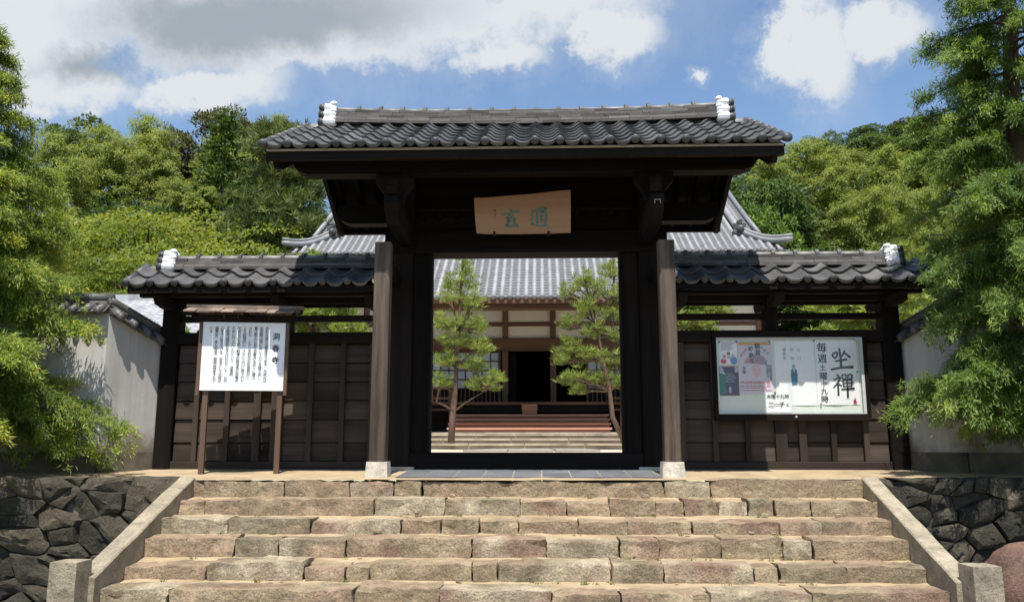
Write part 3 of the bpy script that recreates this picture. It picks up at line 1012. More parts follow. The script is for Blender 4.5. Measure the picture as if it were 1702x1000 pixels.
STEP_X = [
    [-3.52, -3.39, -2.52, -1.84, -1.37, -1.07, 1.46, 1.94, 3.5],
    [-3.50, -3.19, -2.83, -1.48, -0.78, -0.02, 0.43, 0.86, 1.31, 1.59, 1.92, 2.21, 2.46, 2.81, 3.47],
    [-3.48, -2.77, -1.98, -1.13, -0.76, -0.4, -0.03, 0.53, 0.98, 1.58, 2.38, 2.77, 3.45],
    [-3.46, -2.55, -2.15, -1.55, -0.43, 0.22, 0.87, 1.21, 1.76, 2.28, 2.54, 3.42],
    [-3.42, -2.62, -1.79, -1.44, -1.25, -0.4, -0.18, 0.76, 1.18, 1.92, 2.12, 2.67, 3.40],
    [-3.42, -2.73, -1.27, -0.61, 0.26, 0.79, 1.47, 2.24, 3.40],
    [-3.4, -2.4, -1.6, -0.7, 0.1, 1.2, 2.0, 2.7, 3.4],
    [-3.4, -2.7, -1.9, -1.0, -0.2, 0.7, 1.6, 2.5, 3.4]]
STEP_Z = [-0.042, -0.216, -0.366, -0.500, -0.660, -0.790, -0.950, -1.110]
ST = thing("stone_steps", (0, -2.0, -1.3), "broad flight of weathered tan stone steps climbing to the gate", "steps")
sd = 0
for k, xsx in enumerate(STEP_X):
    y = -0.32 - 0.4445 * k
    zt = STEP_Z[k]
    zn = STEP_Z[k + 1] if k + 1 < len(STEP_Z) else -1.30
    for i in range(len(xsx) - 1):
        sd += 1
        xe = 3.53 - 0.085 * (0.4445 * k + 0.1)
        x0, x1 = max(xsx[i], -xe), min(xsx[i + 1], xe)
        if i == 0: x0 = -xe
        if i == len(xsx) - 2: x1 = xe
        if x1 - x0 < 0.05: continue
        r = random.Random(sd * 13)
        gap = r.uniform(0.003, 0.013)
        wdt = x1 - x0 - gap
        dep = 0.34 if k else 0.30
        dz = r.uniform(-0.024, 0.012); dy = r.uniform(-0.035, 0.028)
        me = rock_box(wdt, dep, zt - zn + 0.045, sd, amp=r.uniform(0.008, 0.017), rad=r.uniform(0.006, 0.014))
        me.materials.append(M_step)
        obj("stone", me, ST, loc=((x0 + x1) / 2, y + dy, zt + dz), rot=(0, r.uniform(-0.008, 0.008), r.uniform(-0.012, 0.012)))
    # trodden soil behind the stones of this step, up against the next riser
    if k:
        b = MB(); nseg = 70
        v = []
        for i in range(nseg + 1):
            xe = 3.53 - 0.085 * (0.4445 * k + 0.1); xx = -xe + 2 * xe * i / nseg
            n = fbm(xx * 2.5, k * 7.7, 1.0)
            v += [(xx, y + 0.20 + 0.05 * n, zt - 0.035 + 0.004 * n), (xx, y + 0.33, zt - 0.016 + 0.010 * fbm(xx * 3, k, 4)), (xx, y + 0.48, zt - 0.002 + 0.012 * fbm(xx * 4, k, 9))]
        f = []
        for i in range(nseg):
            for j in range(2):
                a = i * 3 + j
                f.append((a, a + 3, a + 4, a + 1))
        b.add(v, f)
        b.build("tread_soil", M_soil, ST, smooth=True)
# small wedged stones and crumbs
r = random.Random(99)
for i in range(46):
    k = r.randint(0, 5)
    y = -0.32 - 0.4445 * k - r.uniform(0.01, 0.10)
    x = r.uniform(-3.2, 3.2)
    s = r.uniform(0.018, 0.05)
    me = rock_box(s * 1.6, s, s * 0.7, 300 + i, amp=0.006, rad=0.01, seg=0.03)
    me.materials.append(M_step)
    obj("wedge_stone", me, ST, loc=(x, y, STEP_Z[k + 1] + 0.01 + s * 0.45), rot=(0, 0, r.uniform(-0.6, 0.6)))

# tufts of weeds rooted in the joints
g_ = np.random.default_rng(17)
V_ = []
for i in range(70):
    k = int(g_.integers(0, 6))
    yk = -0.32 - 0.4445 * k
    c = np.array([g_.uniform(-3.2, 3.2), yk - 0.045 + g_.uniform(-0.05, 0.02), STEP_Z[k + 1] - 0.012])
    for q in range(int(g_.integers(5, 16))):
        d = np.array([g_.normal(0, 0.5), g_.normal(0, 0.35) - 0.2, 1.0]); d /= np.linalg.norm(d)
        h = g_.uniform(0.015, 0.055); sd2 = np.array([d[2], 0, -d[0]]) * 0.0035
        p0 = c + np.array([g_.normal(0, 0.018), g_.normal(0, 0.01), 0])
        V_.append((p0 - sd2, p0 + sd2, p0 + d * h))
me = bpy.data.meshes.new("weeds")
me.from_pydata([tuple(p) for t in V_ for p in t], [], [(3 * i, 3 * i + 1, 3 * i + 2) for i in range(len(V_))])
me.materials.append(surf("weed_blade", (0.10, 0.14, 0.03), (0.26, 0.25, 0.08), scale=8, rough=0.7, bump=0.0, rnd=0.0))
meta(obj("weeds", me), "thin green weeds sprouting from the joints of the stone steps", "weeds", kind="stuff")

# slate paving in front of the door sill
PV = thing("slate_paving", (0, 0.4, 0), "row of blue-grey slate slabs laid before the gate sill", "paving")
edges = [-1.40, -1.10, -0.78, -0.46, -0.13, 0.19, 0.51, 0.84, 1.16, 1.49]
for i in range(len(edges) - 1):
    for (ya, yb) in ((-0.02, 0.50), (0.506, 1.05)):
        za = 0.002 if ya < 0.3 else 0.018
        b = MB()
        g = 0.006
        z0 = terrace_z(0, ya) + 0.012; z1 = terrace_z(0, yb) + 0.012
        x0, x1 = edges[i] + g, edges[i + 1] - g
        v = [(x0, ya, z0), (x1, ya, z0), (x1, yb, z1), (x0, yb, z1), (x0, ya, z0 - .05), (x1, ya, z0 - .05), (x1, yb, z1 - .05), (x0, yb, z1 - .05)]
        b.add(v, [(0, 1, 2, 3), (4, 5, 1, 0), (5, 6, 2, 1), (6, 7, 3, 2), (7, 4, 0, 3)])
        b.build("slab", M_slate, PV)
b = MB()
zz = [terrace_z(0, yy) + 0.007 for yy in (-0.03, 1.06)]
b.add([(-1.41, -0.03, zz[0]), (1.50, -0.03, zz[0]), (1.50, 1.06, zz[1]), (-1.41, 1.06, zz[1])], [(0, 1, 2, 3)])
b.build("joint_mortar", M_eavestrip, PV)


# ================================================================== stair copings with end posts
def coping(sx):
    T = thing("stair_coping", (sx * 3.5, -1.5, -1.3), "%s sloping granite coping with square end post beside the steps" % ("sunlit left" if sx < 0 else "dappled right"), "coping", "granite copings of the stair")
    n = 9
    P0, P1 = Vector((sx * 3.595, -0.26, -0.010)), Vector((sx * 3.345, -2.68, -0.690))
    hw = 0.085
    v, f = [], []
    off = 3.0 * sx
    for i in range(n + 1):
        c = P0.lerp(P1, i / n)
        for (dx, dz) in ((-hw, -0.9), (-hw, -0.012), (-hw + 0.012, 0), (hw - 0.012, 0), (hw, -0.012), (hw, -0.9)):
            zz = max(c.z + dz, -1.34)
            q = Vector((c.x + dx, c.y, zz))
            q += mnoise.noise_vector(q * 5 + Vector((off, 0, 0))) * 0.010
            v.append(tuple(q))
    for i in range(n):
        for j in range(5):
            a = i * 6 + j
            f.append((a, a + 6, a + 7, a + 1) if sx < 9 else (a,))
    f.append((0, 1, 2, 3, 4, 5)); e = n * 6
    f.append((e + 5, e + 4, e + 3, e + 2, e + 1, e))
    MB().add(v, f).build("coping_slab", M_granite, T)
    x = sx * 3.415
    me = rock_box(0.215, 0.215, 0.80, 500 + sx, amp=0.003, rad=0.008, seg=0.03, chip=False)
    me.materials.append(M_granite)
    obj("end_post", me, T, loc=(x, -2.86, -0.555), rot=(0, 0, 0.03 * sx))


coping(-1)
coping(1)


# ================================================================== field-stone retaining walls
def clip(poly, px, py, nx, ny):
    out = []
    for i in range(len(poly)):
        a, b = poly[i], poly[(i + 1) % len(poly)]
        da = (a[0] - px) * nx + (a[1] - py) * ny; db = (b[0] - px) * nx + (b[1] - py) * ny
        if da <= 0: out.append(a)
        if (da < 0 < db) or (db < 0 < da):
            t = da / (da - db)
            out.append((a[0] + (b[0] - a[0]) * t, a[1] + (b[1] - a[1]) * t))
    return out


def retaining(sx, xa, xb, seed, count, label):
    T = thing("retaining_wall", (sx * (xa + xb) / 2, -0.2, -1.3), label, "stone wall", "field-stone retaining walls")
    r = random.Random(seed)
    x0, x1 = xa, xb
    z0, z1 = -1.33, -0.02
    AN = 0.55       # stones lie wider than high, on the slant
    ca, sa = math.cos(0.32), math.sin(0.32)

    def fw(x, z): return ((x * ca + z * sa) * AN, -x * sa + z * ca)

    def bk(u, q): return (u / AN * ca - q * sa, u / AN * sa + q * ca)
    pts = [list(fw(r.uniform(x0, x1), r.uniform(z0, z1))) for _ in range(count)]

    def cells():
        cs = []
        for i, p in enumerate(pts):
            poly = [fw(x0, z0), fw(x1, z0), fw(x1, z1), fw(x0, z1)]
            for j, q in enumerate(pts):
                if i == j: continue
                dx, dz = q[0] - p[0], q[1] - p[1]
                if dx * dx + dz * dz > 2.2: continue
                poly = clip(poly, (p[0] + q[0]) / 2, (p[1] + q[1]) / 2, dx, dz)
                if len(poly) < 3: break
            cs.append(poly)
        return cs
    for i, c in enumerate(cells()):
        if len(c) >= 3:
            pts[i][0] += 0.25 * (sum(p[0] for p in c) / len(c) - pts[i][0])
            pts[i][1] += 0.25 * (sum(p[1] for p in c) / len(c) - pts[i][1])
    for i, c in enumerate(cells()):
        if len(c) < 3: continue
        c = [bk(*p) for p in c]
        cx = sum(p[0] for p in c) / len(c); cz = sum(p[1] for p in c) / len(c)
        ring = []
        for a in range(len(c)):
            p, q = c[a], c[(a + 1) % len(c)]
            L_ = math.hypot(q[0] - p[0], q[1] - p[1])
            m = max(1, int(L_ / 0.07))
            for t_ in range(m):
                t = t_ / m
                ring.append((p[0] + (q[0] - p[0]) * t, p[1] + (q[1] - p[1]) * t))
        n = len(ring)
        sd_ = seed * 10 + i
        depth = r.uniform(0.02, 0.10)
        tiltx, tiltz = r.uniform(-0.35, 0.35), r.uniform(-0.45, 0.15)
        levels = [(1.03, 0.16), (1.01, 0.05), (0.93, -depth * 0.7), (0.58, -depth), (0.28, -depth * 1.05)]
        v, f = [], []
        for li, (k, d) in enumerate(levels):
            for (px, pz) in ring:
                qx, qz = cx + (px - cx) * k, cz + (pz - cz) * k
                nn = mnoise.noise_vector(Vector((qx * 4.0, qz * 4.0, sd_ * 1.7))) * 0.055 + mnoise.noise_vector(Vector((qx * 12, qz * 12, sd_))) * 0.022
                yy = d + (nn.y if li > 0 else 0) * (1.0 if li > 1 else 0.5)
                if li > 0: yy += tiltx * (qx - cx) * 0.6 + tiltz * (qz - cz) * 0.6
                v.append((sx * (qx + nn.x * 0.35), -0.36 + yy + 0.06 * (qz + 1.3), qz + nn.z * 0.35))
        v.append((sx * cx, -0.36 - depth + 0.06 * (cz + 1.3), cz))
        for li in range(len(levels) - 1):
            for a in range(n):
                b_ = (a + 1) % n
                f.append((li * n + a, li * n + b_, (li + 1) * n + b_, (li + 1) * n + a) if sx > 0 else (li * n + b_, li * n + a, (li + 1) * n + a, (li + 1) * n + b_))
        e = (len(levels) - 1) * n
        for a in range(n):
            b_ = (a + 1) % n
            f.append((e + a, e + b_, len(v) - 1) if sx > 0 else (e + b_, e + a, len(v) - 1))
        o_ = MB().add(v, f).build("stone", M_field, T, smooth=True)
        try: o_.data.set_sharp_from_angle(angle=R(24))
        except Exception: pass
    a, b_ = sorted((sx * x0, sx * x1))
    MB().box(a, b_, -0.275, -0.12, -1.4, -0.06).build("packed_earth", M_dark_soil, T)


retaining(-1, 3.66, 8.2, 4, 95, "dark mossy field-stone retaining wall below the left white wall")
retaining(1, 3.66, 8.2, 8, 90, "dark shaded field-stone retaining wall behind the red boulder")


# ================================================================== white plaster walls with tiled coping
def plaster_wall(sx):
    T = thing("plaster_wall", (sx * 5.6, 0.9, 0), "%s white plaster wall with tile coping and dark plinth %s" % (("left", "behind the yellow-green cypress") if sx < 0 else ("right", "behind the green cypress by the notice board")), "wall", "white plaster walls")
    A = Vector((4.62, 1.16)); B = Vector((5.06, 0.62)); C = Vector((9.5, 0.50))

    def seg(P, Q, zp, zq, nm):
        d = (Q - P).normalized(); nrm = Vector((-d.y, d.x))
        if nrm.y > 0: nrm = -nrm
        t = 0.16
        b = MB()
        for (o0, o1, za, zb0, zb1, mat, name) in ((0.0, t, 0.235, zp, zq, M_wall, "plaster_panel"), (-0.025, t + 0.02, -0.1, 0.235, 0.235, M_plinth, "plinth")):
            b = MB()
            P0 = P + nrm * -o0; P1 = P - nrm * o1; Q0 = Q + nrm * -o0; Q1 = Q - nrm * o1
            v = [(sx * p.x, p.y, z) for (p, z) in ((P0, za), (Q0, za), (Q1, za), (P1, za), (P0, zb0), (Q0, zb1), (Q1, zb1), (P1, zb0))]
            b.add(v, [(0, 1, 5, 4), (1, 2, 6, 5), (2, 3, 7, 6), (3, 0, 4, 7), (4, 5, 6, 7)])
            b.build(name, mat, T)
        # coping: cross tiles with round ends, and a round ridge roll
        L_ = (Q - P).length
        n = max(2, round(L_ / 0.155))
        for i in range(n):
            s = (i + 0.5) / n
            c = P.lerp(Q, s); z = zp + (zq - zp) * s
            cc = c - nrm * (t / 2)
            fr = c + nrm * 0.13
            b = MB()
            b.tube([(sx * fr.x, fr.y, z + 0.01), (sx * cc.x, cc.y, z + 0.12)], [0.055, 0.05], 10)
            b.ball((sx * fr.x, fr.y, z + 0.01), 0.057, 10, 6, (0.8, 0.8, 1))
            b.build("coping_tile", M_tile, T, smooth=True)
        b = MB()
        for (w0, h0, h1) in ((0.15, -0.03, 0.075), (0.055, 0.10, 0.17)):
            v = []
            for (p, z) in ((P, zp), (Q, zq)):
                cc = p - nrm * (t / 2)
                for (o, hh) in ((w0 + 0.06 if h0 < 0 else w0, h0), (w0 * 0.4, h1), (-w0 * 0.4, h1), (-w0 - 0.06 if h0 < 0 else -w0, h0)):
                    q = cc + nrm * o
                    v.append((sx * q.x, q.y, z + hh + 0.03))
            b.add(v, [(0, 4, 5, 1), (1, 5, 6, 2), (2, 6, 7, 3), (3, 7, 4, 0), (0, 1, 2, 3), (4, 7, 6, 5)])
        b.build("coping_bed", M_tile, T)
        pts = []
        for i in range(9):
            s = i / 8
            c = P.lerp(Q, s) - nrm * (t / 2)
            pts.append((sx * c.x, c.y, zp + (zq - zp) * s + 0.20))
        MB().tube(pts, 0.058, 10).build("coping_ridge_roll", M_tile, T, smooth=True)
    seg(A, B, 1.56, 1.88, "a")
    seg(B, C, 1.90, 1.95, "b")


plaster_wall(-1)
plaster_wall(1)

# ================================================================== red boulder by the right end post
def boulder():
    b = MB().ball((0, 0, 0), 1.0, 64, 44)
    out = []
    for p in b.v:
        d = Vector(p)
        k = 1 + 0.26 * mnoise.noise(d * 1.3 + Vector((4, 0, 1))) + 0.07 * mnoise.noise(d * 3.1) + 0.03 * mnoise.noise(d * 7) + 0.012 * mnoise.noise(d * 16)
        q = d * k
        q.z = q.z * 0.82 + (0.18 * q.x if q.z > 0 else 0)
        out.append((q.x * 0.60, q.y * 0.42, max(q.z * 0.56, -0.6)))
    b.v = out
    o = b.build("boulder", M_red, None, smooth=True, loc=(4.10, -2.45, -0.86))
    meta(o, "big smooth reddish boulder beside the right stair post", "boulder")


boulder()

# ================================================================== lettering
GLYPH = {}


def load_glyphs(chars, offset=0.0, res=2):
    need = [c for c in set(chars) if (c, offset) not in GLYPH and c.strip()]
    tmp = []
    for c in need:
        cu = bpy.data.curves.new("glyph_tmp", 'FONT')
        cu.body = c; cu.resolution_u = res; cu.offset = offset
        o = bpy.data.objects.new("glyph_tmp", cu)
        COL.objects.link(o)
        tmp.append((c, o, cu))
    dg = bpy.context.evaluated_depsgraph_get()
    for (c, o, cu) in tmp:
        ev = o.evaluated_get(dg)
        me = ev.to_mesh()
        vs = [(v.co.x, v.co.y) for v in me.vertices]
        fs = [tuple(p.vertices) for p in me.polygons]
        GLYPH[(c, offset)] = (vs, fs)
        ev.to_mesh_clear()
    for (c, o, cu) in tmp:
        bpy.data.objects.remove(o); bpy.data.curves.remove(cu)


class Flat:
    """a flat face in the scene: origin, right and up vectors, outward normal"""

    def __init__(s, o, rt, up):
        s.o, s.r, s.u = Vector(o), Vector(rt).normalized(), Vector(up).normalized()
        s.n = s.r.cross(s.u)

    def at(s, x, y, d=0.0):
        return tuple(s.o + s.r * x + s.u * y + s.n * d)


def letters(name, fl, items, mat, parent, d=0.004, offset=0.0):
    """items: (char, cx, cy, size)"""
    load_glyphs([i[0] for i in items])
    b = MB()
    # the pen's weight: the glyph laid down again, shifted by the given share of its size
    k = offset * 0.75
    shifts = [(0, 0)] if offset <= 0 else [(0, 0), (k, k), (-k, k), (k, -k), (-k, -k)]
    for (c, cx, cy, sz) in items:
        if (c, 0.0) not in GLYPH: continue
        vs, fs = GLYPH[(c, 0.0)]
        for n_, (ox, oy) in enumerate(shifts):
            b.add([fl.at(cx + (x - 0.49 + ox) * sz, cy + (y - 0.37 + oy) * sz, d + 0.00015 * n_) for (x, y) in vs], fs)
    return b.build(name, mat, parent)


def brush(name, fl, strokes, mat, parent, d=0.004, ox=0, oy=0, sz=1.0, fat=1.0):
    """brush strokes: lists of (x, y, half width) in a unit square"""
    b = MB()
    for st in strokes:
        pts = []
        for i in range(len(st) - 1):
            p0, p1, p2, p3 = st[max(i - 1, 0)], st[i], st[i + 1], st[min(i + 2, len(st) - 1)]
            for s in range(6):
                t = s / 6
                pts.append([0.5 * (2 * p1[k] + (p2[k] - p0[k]) * t + (2 * p0[k] - 5 * p1[k] + 4 * p2[k] - p3[k]) * t * t + (3 * p1[k] - p0[k] - 3 * p2[k] + p3[k]) * t ** 3) for k in range(3)])
        pts.append(list(st[-1]))
        v, f = [], []
        n = len(pts)
        for i, (x, y, h) in enumerate(pts):
            h *= fat
            ax, ay = pts[max(i - 1, 0)][:2]; bx_, by_ = pts[min(i + 1, n - 1)][:2]
            L_ = math.hypot(bx_ - ax, by_ - ay) or 1
            nx, ny = -(by_ - ay) / L_, (bx_ - ax) / L_
            v.append(fl.at(ox + (x + nx * h) * sz, oy + (y + ny * h) * sz, d))
            v.append(fl.at(ox + (x - nx * h) * sz, oy + (y - ny * h) * sz, d))
        for i in range(n - 1): f.append((2 * i + 1, 2 * i + 3, 2 * i + 2, 2 * i))
        for e in (0, n - 1):     # round ends
            x, y, h = pts[e]; h *= fat
            m = 8; base = len(v)
            for k in range(m):
                a = 2 * math.pi * k / m
                v.append(fl.at(ox + (x + math.cos(a) * h) * sz, oy + (y + math.sin(a) * h) * sz, d + 0.0002 * (1 + e % 2)))
            f.append(tuple(base + k for k in range(m)))
        b.add(v, f)
    return b.build(name, mat, parent)


def quad(name, fl, x0, x1, y0, y1, d, mat, parent, curl=None, n=1):
    b = MB(); v, f = [], []
    for j in range(n + 1):
        for i in range(n + 1):
            x = x0 + (x1 - x0) * i / n; y = y0 + (y1 - y0) * j / n
            v.append(fl.at(x, y, d + (curl(i / n, j / n) if curl else 0)))
    for j in range(n):
        for i in range(n):
            a = j * (n + 1) + i
            f.append((a, a + 1, a + n + 2, a + n + 1))
    return b.add(v, f).build(name, mat, parent)


def vertical(s, x, y, step, sz):
    return [(c, x, y - k * step, sz) for k, c in enumerate(s)]


# ================================================================== wooden name plaque over the door
PL = thing("name_plaque", (0, 0.72, 2.88), "weathered plank plaque with two green characters above the gate opening", "plaque")
fp = Flat((0, 0.66, 2.86), (1, 0, 0), (0, -0.10, 1.0))
outline = [(-0.590, 0.015), (-0.47, 0.004), (-0.10, 0.000), (0.30, 0.004), (0.560, 0.012), (0.564, 0.30), (0.562, 0.535), (0.40, 0.525), (0.10, 0.492), (-0.2, 0.472), (-0.45, 0.452), (-0.620, 0.450), (-0.608, 0.2)]
b = MB()
n = len(outline)
v = [fp.at(x, y, 0.0) for (x, y) in outline] + [fp.at(x, y, -0.035) for (x, y) in outline]
b.add(v, [tuple(range(n)), tuple(range(2 * n - 1, n - 1, -1))] + [(i, n + i, n + (i + 1) % n, (i + 1) % n) for i in range(n)])
b.build("plank", M_plaque, PL)
M_green = surf("verdigris_paint", (0.10, 0.165, 0.15), (0.165, 0.24, 0.22), scale=30, rough=0.8, bump=0.2, rnd=0.0)
M_faint = flat("faded_ink", (0.16, 0.10, 0.065))
gen = [[(0.46, 1.0, 0.05), (0.56, 0.90, 0.075), (0.58, 0.80, 0.05)],
       [(0.05, 0.66, 0.05), (0.35, 0.74, 0.055), (0.70, 0.82, 0.055), (0.93, 0.84, 0.075)],
       [(0.52, 0.72, 0.06), (0.38, 0.60, 0.055), (0.28, 0.48, 0.045), (0.48, 0.50, 0.04)],
       [(0.62, 0.62, 0.05), (0.45, 0.45, 0.055), (0.33, 0.32, 0.06), (0.52, 0.34, 0.05), (0.75, 0.40, 0.05)],
       [(0.66, 0.52, 0.05), (0.74, 0.40, 0.06), (0.70, 0.30, 0.05)],
       [(0.50, 0.30, 0.05), (0.34, 0.18, 0.06), (0.26, 0.06, 0.075), (0.55, 0.05, 0.07), (0.80, 0.05, 0.06)],
       [(0.66, 0.25, 0.05), (0.80, 0.14, 0.07), (0.90, 0.02, 0.06)]]
brush("character_gen", fp, gen, M_green, PL, 0.004, -0.285, 0.085, 0.225)
tsu = [[(0.14, 0.92, 0.045), (0.20, 0.80, 0.06), (0.17, 0.70, 0.05)],
       [(0.10, 0.62, 0.03), (0.20, 0.56, 0.04), (0.13, 0.36, 0.045), (0.20, 0.22, 0.04), (0.10, 0.14, 0.035)],
       [(0.06, 0.15, 0.03), (0.30, 0.09, 0.04), (0.62, 0.05, 0.05), (0.98, 0.07, 0.055)],
       [(0.34, 0.86, 0.07), (0.60, 0.98, 0.085), (0.90, 1.0, 0.085), (0.78, 0.86, 0.06), (0.62, 0.80, 0.05)],
       [(0.42, 0.72, 0.05), (0.42, 0.45, 0.06), (0.44, 0.20, 0.05)],
       [(0.42, 0.74, 0.05), (0.70, 0.80, 0.05), (0.92, 0.74, 0.06), (0.92, 0.45, 0.06), (0.90, 0.20, 0.06), (0.80, 0.17, 0.04)],
       [(0.48, 0.57, 0.035), (0.85, 0.58, 0.035)], [(0.48, 0.39, 0.035), (0.85, 0.40, 0.035)],
       [(0.66, 0.76, 0.035), (0.67, 0.45, 0.04), (0.66, 0.20, 0.03)]]
brush("character_tsu", fp, tsu, M_green, PL, 0.004, 0.055, 0.085, 0.225)
letters("signature", fp, [("信", -0.365, 0.29, 0.042), ("天", -0.362, 0.235, 0.042)], M_faint, PL)
for x in (-0.37, 0.29):
    b = MB(); 
    v = [fp.at(a, y, d) for a in (x - 0.014, x + 0.014) for y in (-0.02, 0.03) for d in (-0.04, 0.012)]
    b.add(v, [(0, 1, 3, 2), (4, 6, 7, 5), (0, 4, 5, 1), (2, 3, 7, 6), (0, 2, 6, 4), (1, 5, 7, 3)])
    b.build("iron_hook", M_ink, PL)
for x in (-0.42, 0.42):
    MB().tube([fp.at(x, 0.40, -0.04), (x, 1.16, 3.30)], 0.012, 6).build("hanger_rod", M_ink, PL)

# ================================================================== white history sign in front of the left wing
SG = thing("history_sign", (-3.33, 0.38, 0), "white temple history board on two wooden posts under a small shingle roof", "signboard")
A = Vector((-3.775, 0.34, 0)); Bv = Vector((-2.835, 0.47, 0))
rt = (Bv - A).normalized()
fs = Flat((A.x, A.y, 0.0), rt, (0, 0, 1))
W_ = (Bv - A).length


def slab(fl, name, x0, x1, y0, y1, d0, d1, mat, parent):
    v = [fl.at(a, y, d) for a in (x0, x1) for y in (y0, y1) for d in (d0, d1)]
    return MB().add(v, [(0, 2, 3, 1), (4, 5, 7, 6), (0, 1, 5, 4), (2, 6, 7, 3), (0, 4, 6, 2), (1, 3, 7, 5)]).build(name, mat, parent)


M_signwhite = flat("sign_white", (0.86, 0.88, 0.90), 0.5)
board = slab(fs, "board", 0.0, W_, 0.945, 1.745, -0.02, 0.0, M_signwhite, SG)
for x in (0.035, W_ - 0.07):
    slab(fs, "leg", x, x + 0.058, -0.06 if x < 0.4 else -0.03, 1.80, -0.085, -0.024, M_signwood, SG)
for x in (-0.042, W_ + 0.002):
    slab(fs, "side_stile", x, x + 0.04, 0.89, 1.75, -0.05, 0.012, M_signwood, SG)
slab(fs, "head_board", -0.09, W_ + 0.10, 1.747, 1.835, -0.05, 0.012, M_wx, SG)
# little pitched roof: individual shingles front and back, batten on top
rs = random.Random(5)
x = -0.19; i = 0
while x < W_ + 0.10:
    wd = rs.uniform(0.115, 0.16)
    for sgn in (1, -1):
        t = 0.012 + rs.uniform(0, 0.005); dn = 0.19 + rs.uniform(-0.012, 0.012)
        g = 0.0035 if i % 3 else 0.010
        v = []
        sk = rs.uniform(0.0, 0.025)
        for (d, z) in ((0.0, 1.905), (sgn * dn, 1.838 + rs.uniform(-0.004, 0.004))):
            for xx in (x + (sk if d == 0 else 0), x + wd - g + (sk if d == 0 else 0)):
                for h in (0, t): v.append(fs.at(xx, z + h, d - 0.02))
        MB().add(v, [(0, 1, 5, 4), (2, 6, 7, 3), (0, 2, 3, 1), (4, 5, 7, 6), (1, 3, 7, 5), (0, 4, 6, 2)]).build("shingle", M_shingle, SG)
    x += wd; i += 1
slab(fs, "roof_batten", -0.20, W_ + 0.20, 1.912, 1.948, -0.055, 0.015, M_shingle, SG)
slab(fs, "roof_batten", -0.20, W_ + 0.17, 1.862, 1.886, 0.055, 0.085, M_shingle, SG)
for xx in (-0.12, W_ * 0.5, W_ + 0.08):
    slab(fs, "roof_bracket", xx, xx + 0.03, 1.80, 1.855, -0.15, 0.11, M_wy, SG)
cols = ["毛利元就公の菩提寺である 元就公は", "安芸郡山城において七十五歳で没し", "墓は郡山にあり洞春寺も近くに建立", "された しかし毛利氏の防長移封に", "より萩城内に さらに山口に移された",
        "元就公が生前 戦場の戦没者の供養の", "ために行っていたという 法華経", "千部会は現在も寺で行われていて 公の", "心を今に伝えている 寺宝として元就公", "画像の外 多くの寺宝 絵画の指定をされて", "いる"]
M_ink2 = flat("grey_ink", (0.055, 0.055, 0.06))
for k, s in enumerate(cols):
    letters("text_column", fs, vertical(s, 0.735 - k * 0.064, 1.675, 0.655 / max(len(s), 17), 0.043), M_ink2, board, 0.003, 0.006)["kind"] = "stuff"
letters("title_text", fs, vertical("洞春寺", 0.845, 1.58, 0.138, 0.088), M_ink, board, 0.003, 0.015)

# ================================================================== notice board on the right wing
NB = thing("notice_board", (3.24, 1.05, 0.62), "wide framed notice board full of papers on the right wing wall", "notice board")
M_nb = flat("notice_backing", (0.66, 0.70, 0.63), 0.6)
M_alu = surf("aluminium_trim", (0.45, 0.45, 0.44), (0.55, 0.55, 0.54), scale=20, rough=0.35, bump=0.05, rnd=0.0, spec=0.6)
fn = Flat((0, 1.092, 0), (1, 0, 0), (0, 0, 1))
slab(fn, "back_board", 2.345, 4.125, 0.69, 1.625, -0.022, 0.0, M_nb, NB)
for (nm, a, c, e, g) in (("frame_top", 2.30, 4.17, 1.625, 1.70), ("frame_bottom", 2.30, 4.17, 0.615, 0.69)):
    slab(fn, nm, a, c, e, g, -0.025, 0.046, M_wx, NB)
for (nm, a, c) in (("frame_side", 2.30, 2.345), ("frame_side", 4.125, 4.17)):
    slab(fn, nm, a, c, 0.69, 1.625, -0.025, 0.046, M_wz, NB)
for (nm, a, c, e, g) in (("trim", 2.348, 4.122, 0.692, 0.704), ("trim", 2.348, 4.122, 1.612, 1.623), ("trim", 4.085, 4.12, 0.706, 1.61)):
    slab(fn, nm, a, c, e, g, 0.022, 0.043, M_alu, NB)
MB().ball((3.27, 1.043, 0.655), 0.014, 8, 6).build("lock", M_alu, NB, smooth=True)
slab(fn, "hasp", 4.03, 4.11, 1.585, 1.612, 0.043, 0.052, M_alu, NB)
m, nt, N, L = newmat("thin_glass")
out = N('ShaderNodeOutputMaterial'); tr = N('ShaderNodeBsdfTransparent'); gl = N('ShaderNodeBsdfGlossy'); mx = N('ShaderNodeMixShader')
gl.inputs['Roughness'].default_value = 0.03; tr.inputs['Color'].default_value = (0.985, 0.99, 0.988, 1)
mx.inputs[0].default_value = 0.03; L(tr.outputs[0], mx.inputs[1]); L(gl.outputs[0], mx.inputs[2]); L(mx.outputs[0], out.inputs[0])
M_glass = m
slab(fn, "glass_pane", 2.349, 3.25, 0.705, 1.611, 0.028, 0.031, M_glass, NB)
slab(fn, "glass_pane", 3.20, 4.084, 0.705, 1.611, 0.036, 0.039, M_glass, NB)
M_pin = flat("green_magnet", (0.01, 0.14, 0.06), 0.4)


def pin(parent, x, z, mat=None):
    MB().ball((x, 1.075, z), 0.013, 8, 6, (1, 0.5, 1)).build("magnet", mat or M_pin, parent, smooth=True)


def sheet_thing(label, x0, x1, z0, z1, mat, d, name="notice_sheet", curl=0.003):
    t = thing(name, ((x0 + x1) / 2, 1.02, z0), label, "notice", "papers on the notice board")
    quad("paper", fn, x0, x1, z0, z1, d, mat, t, curl=lambda u, v: curl * math.sin(u * 7 + x0 * 5) * (1 - v), n=8)
    return t


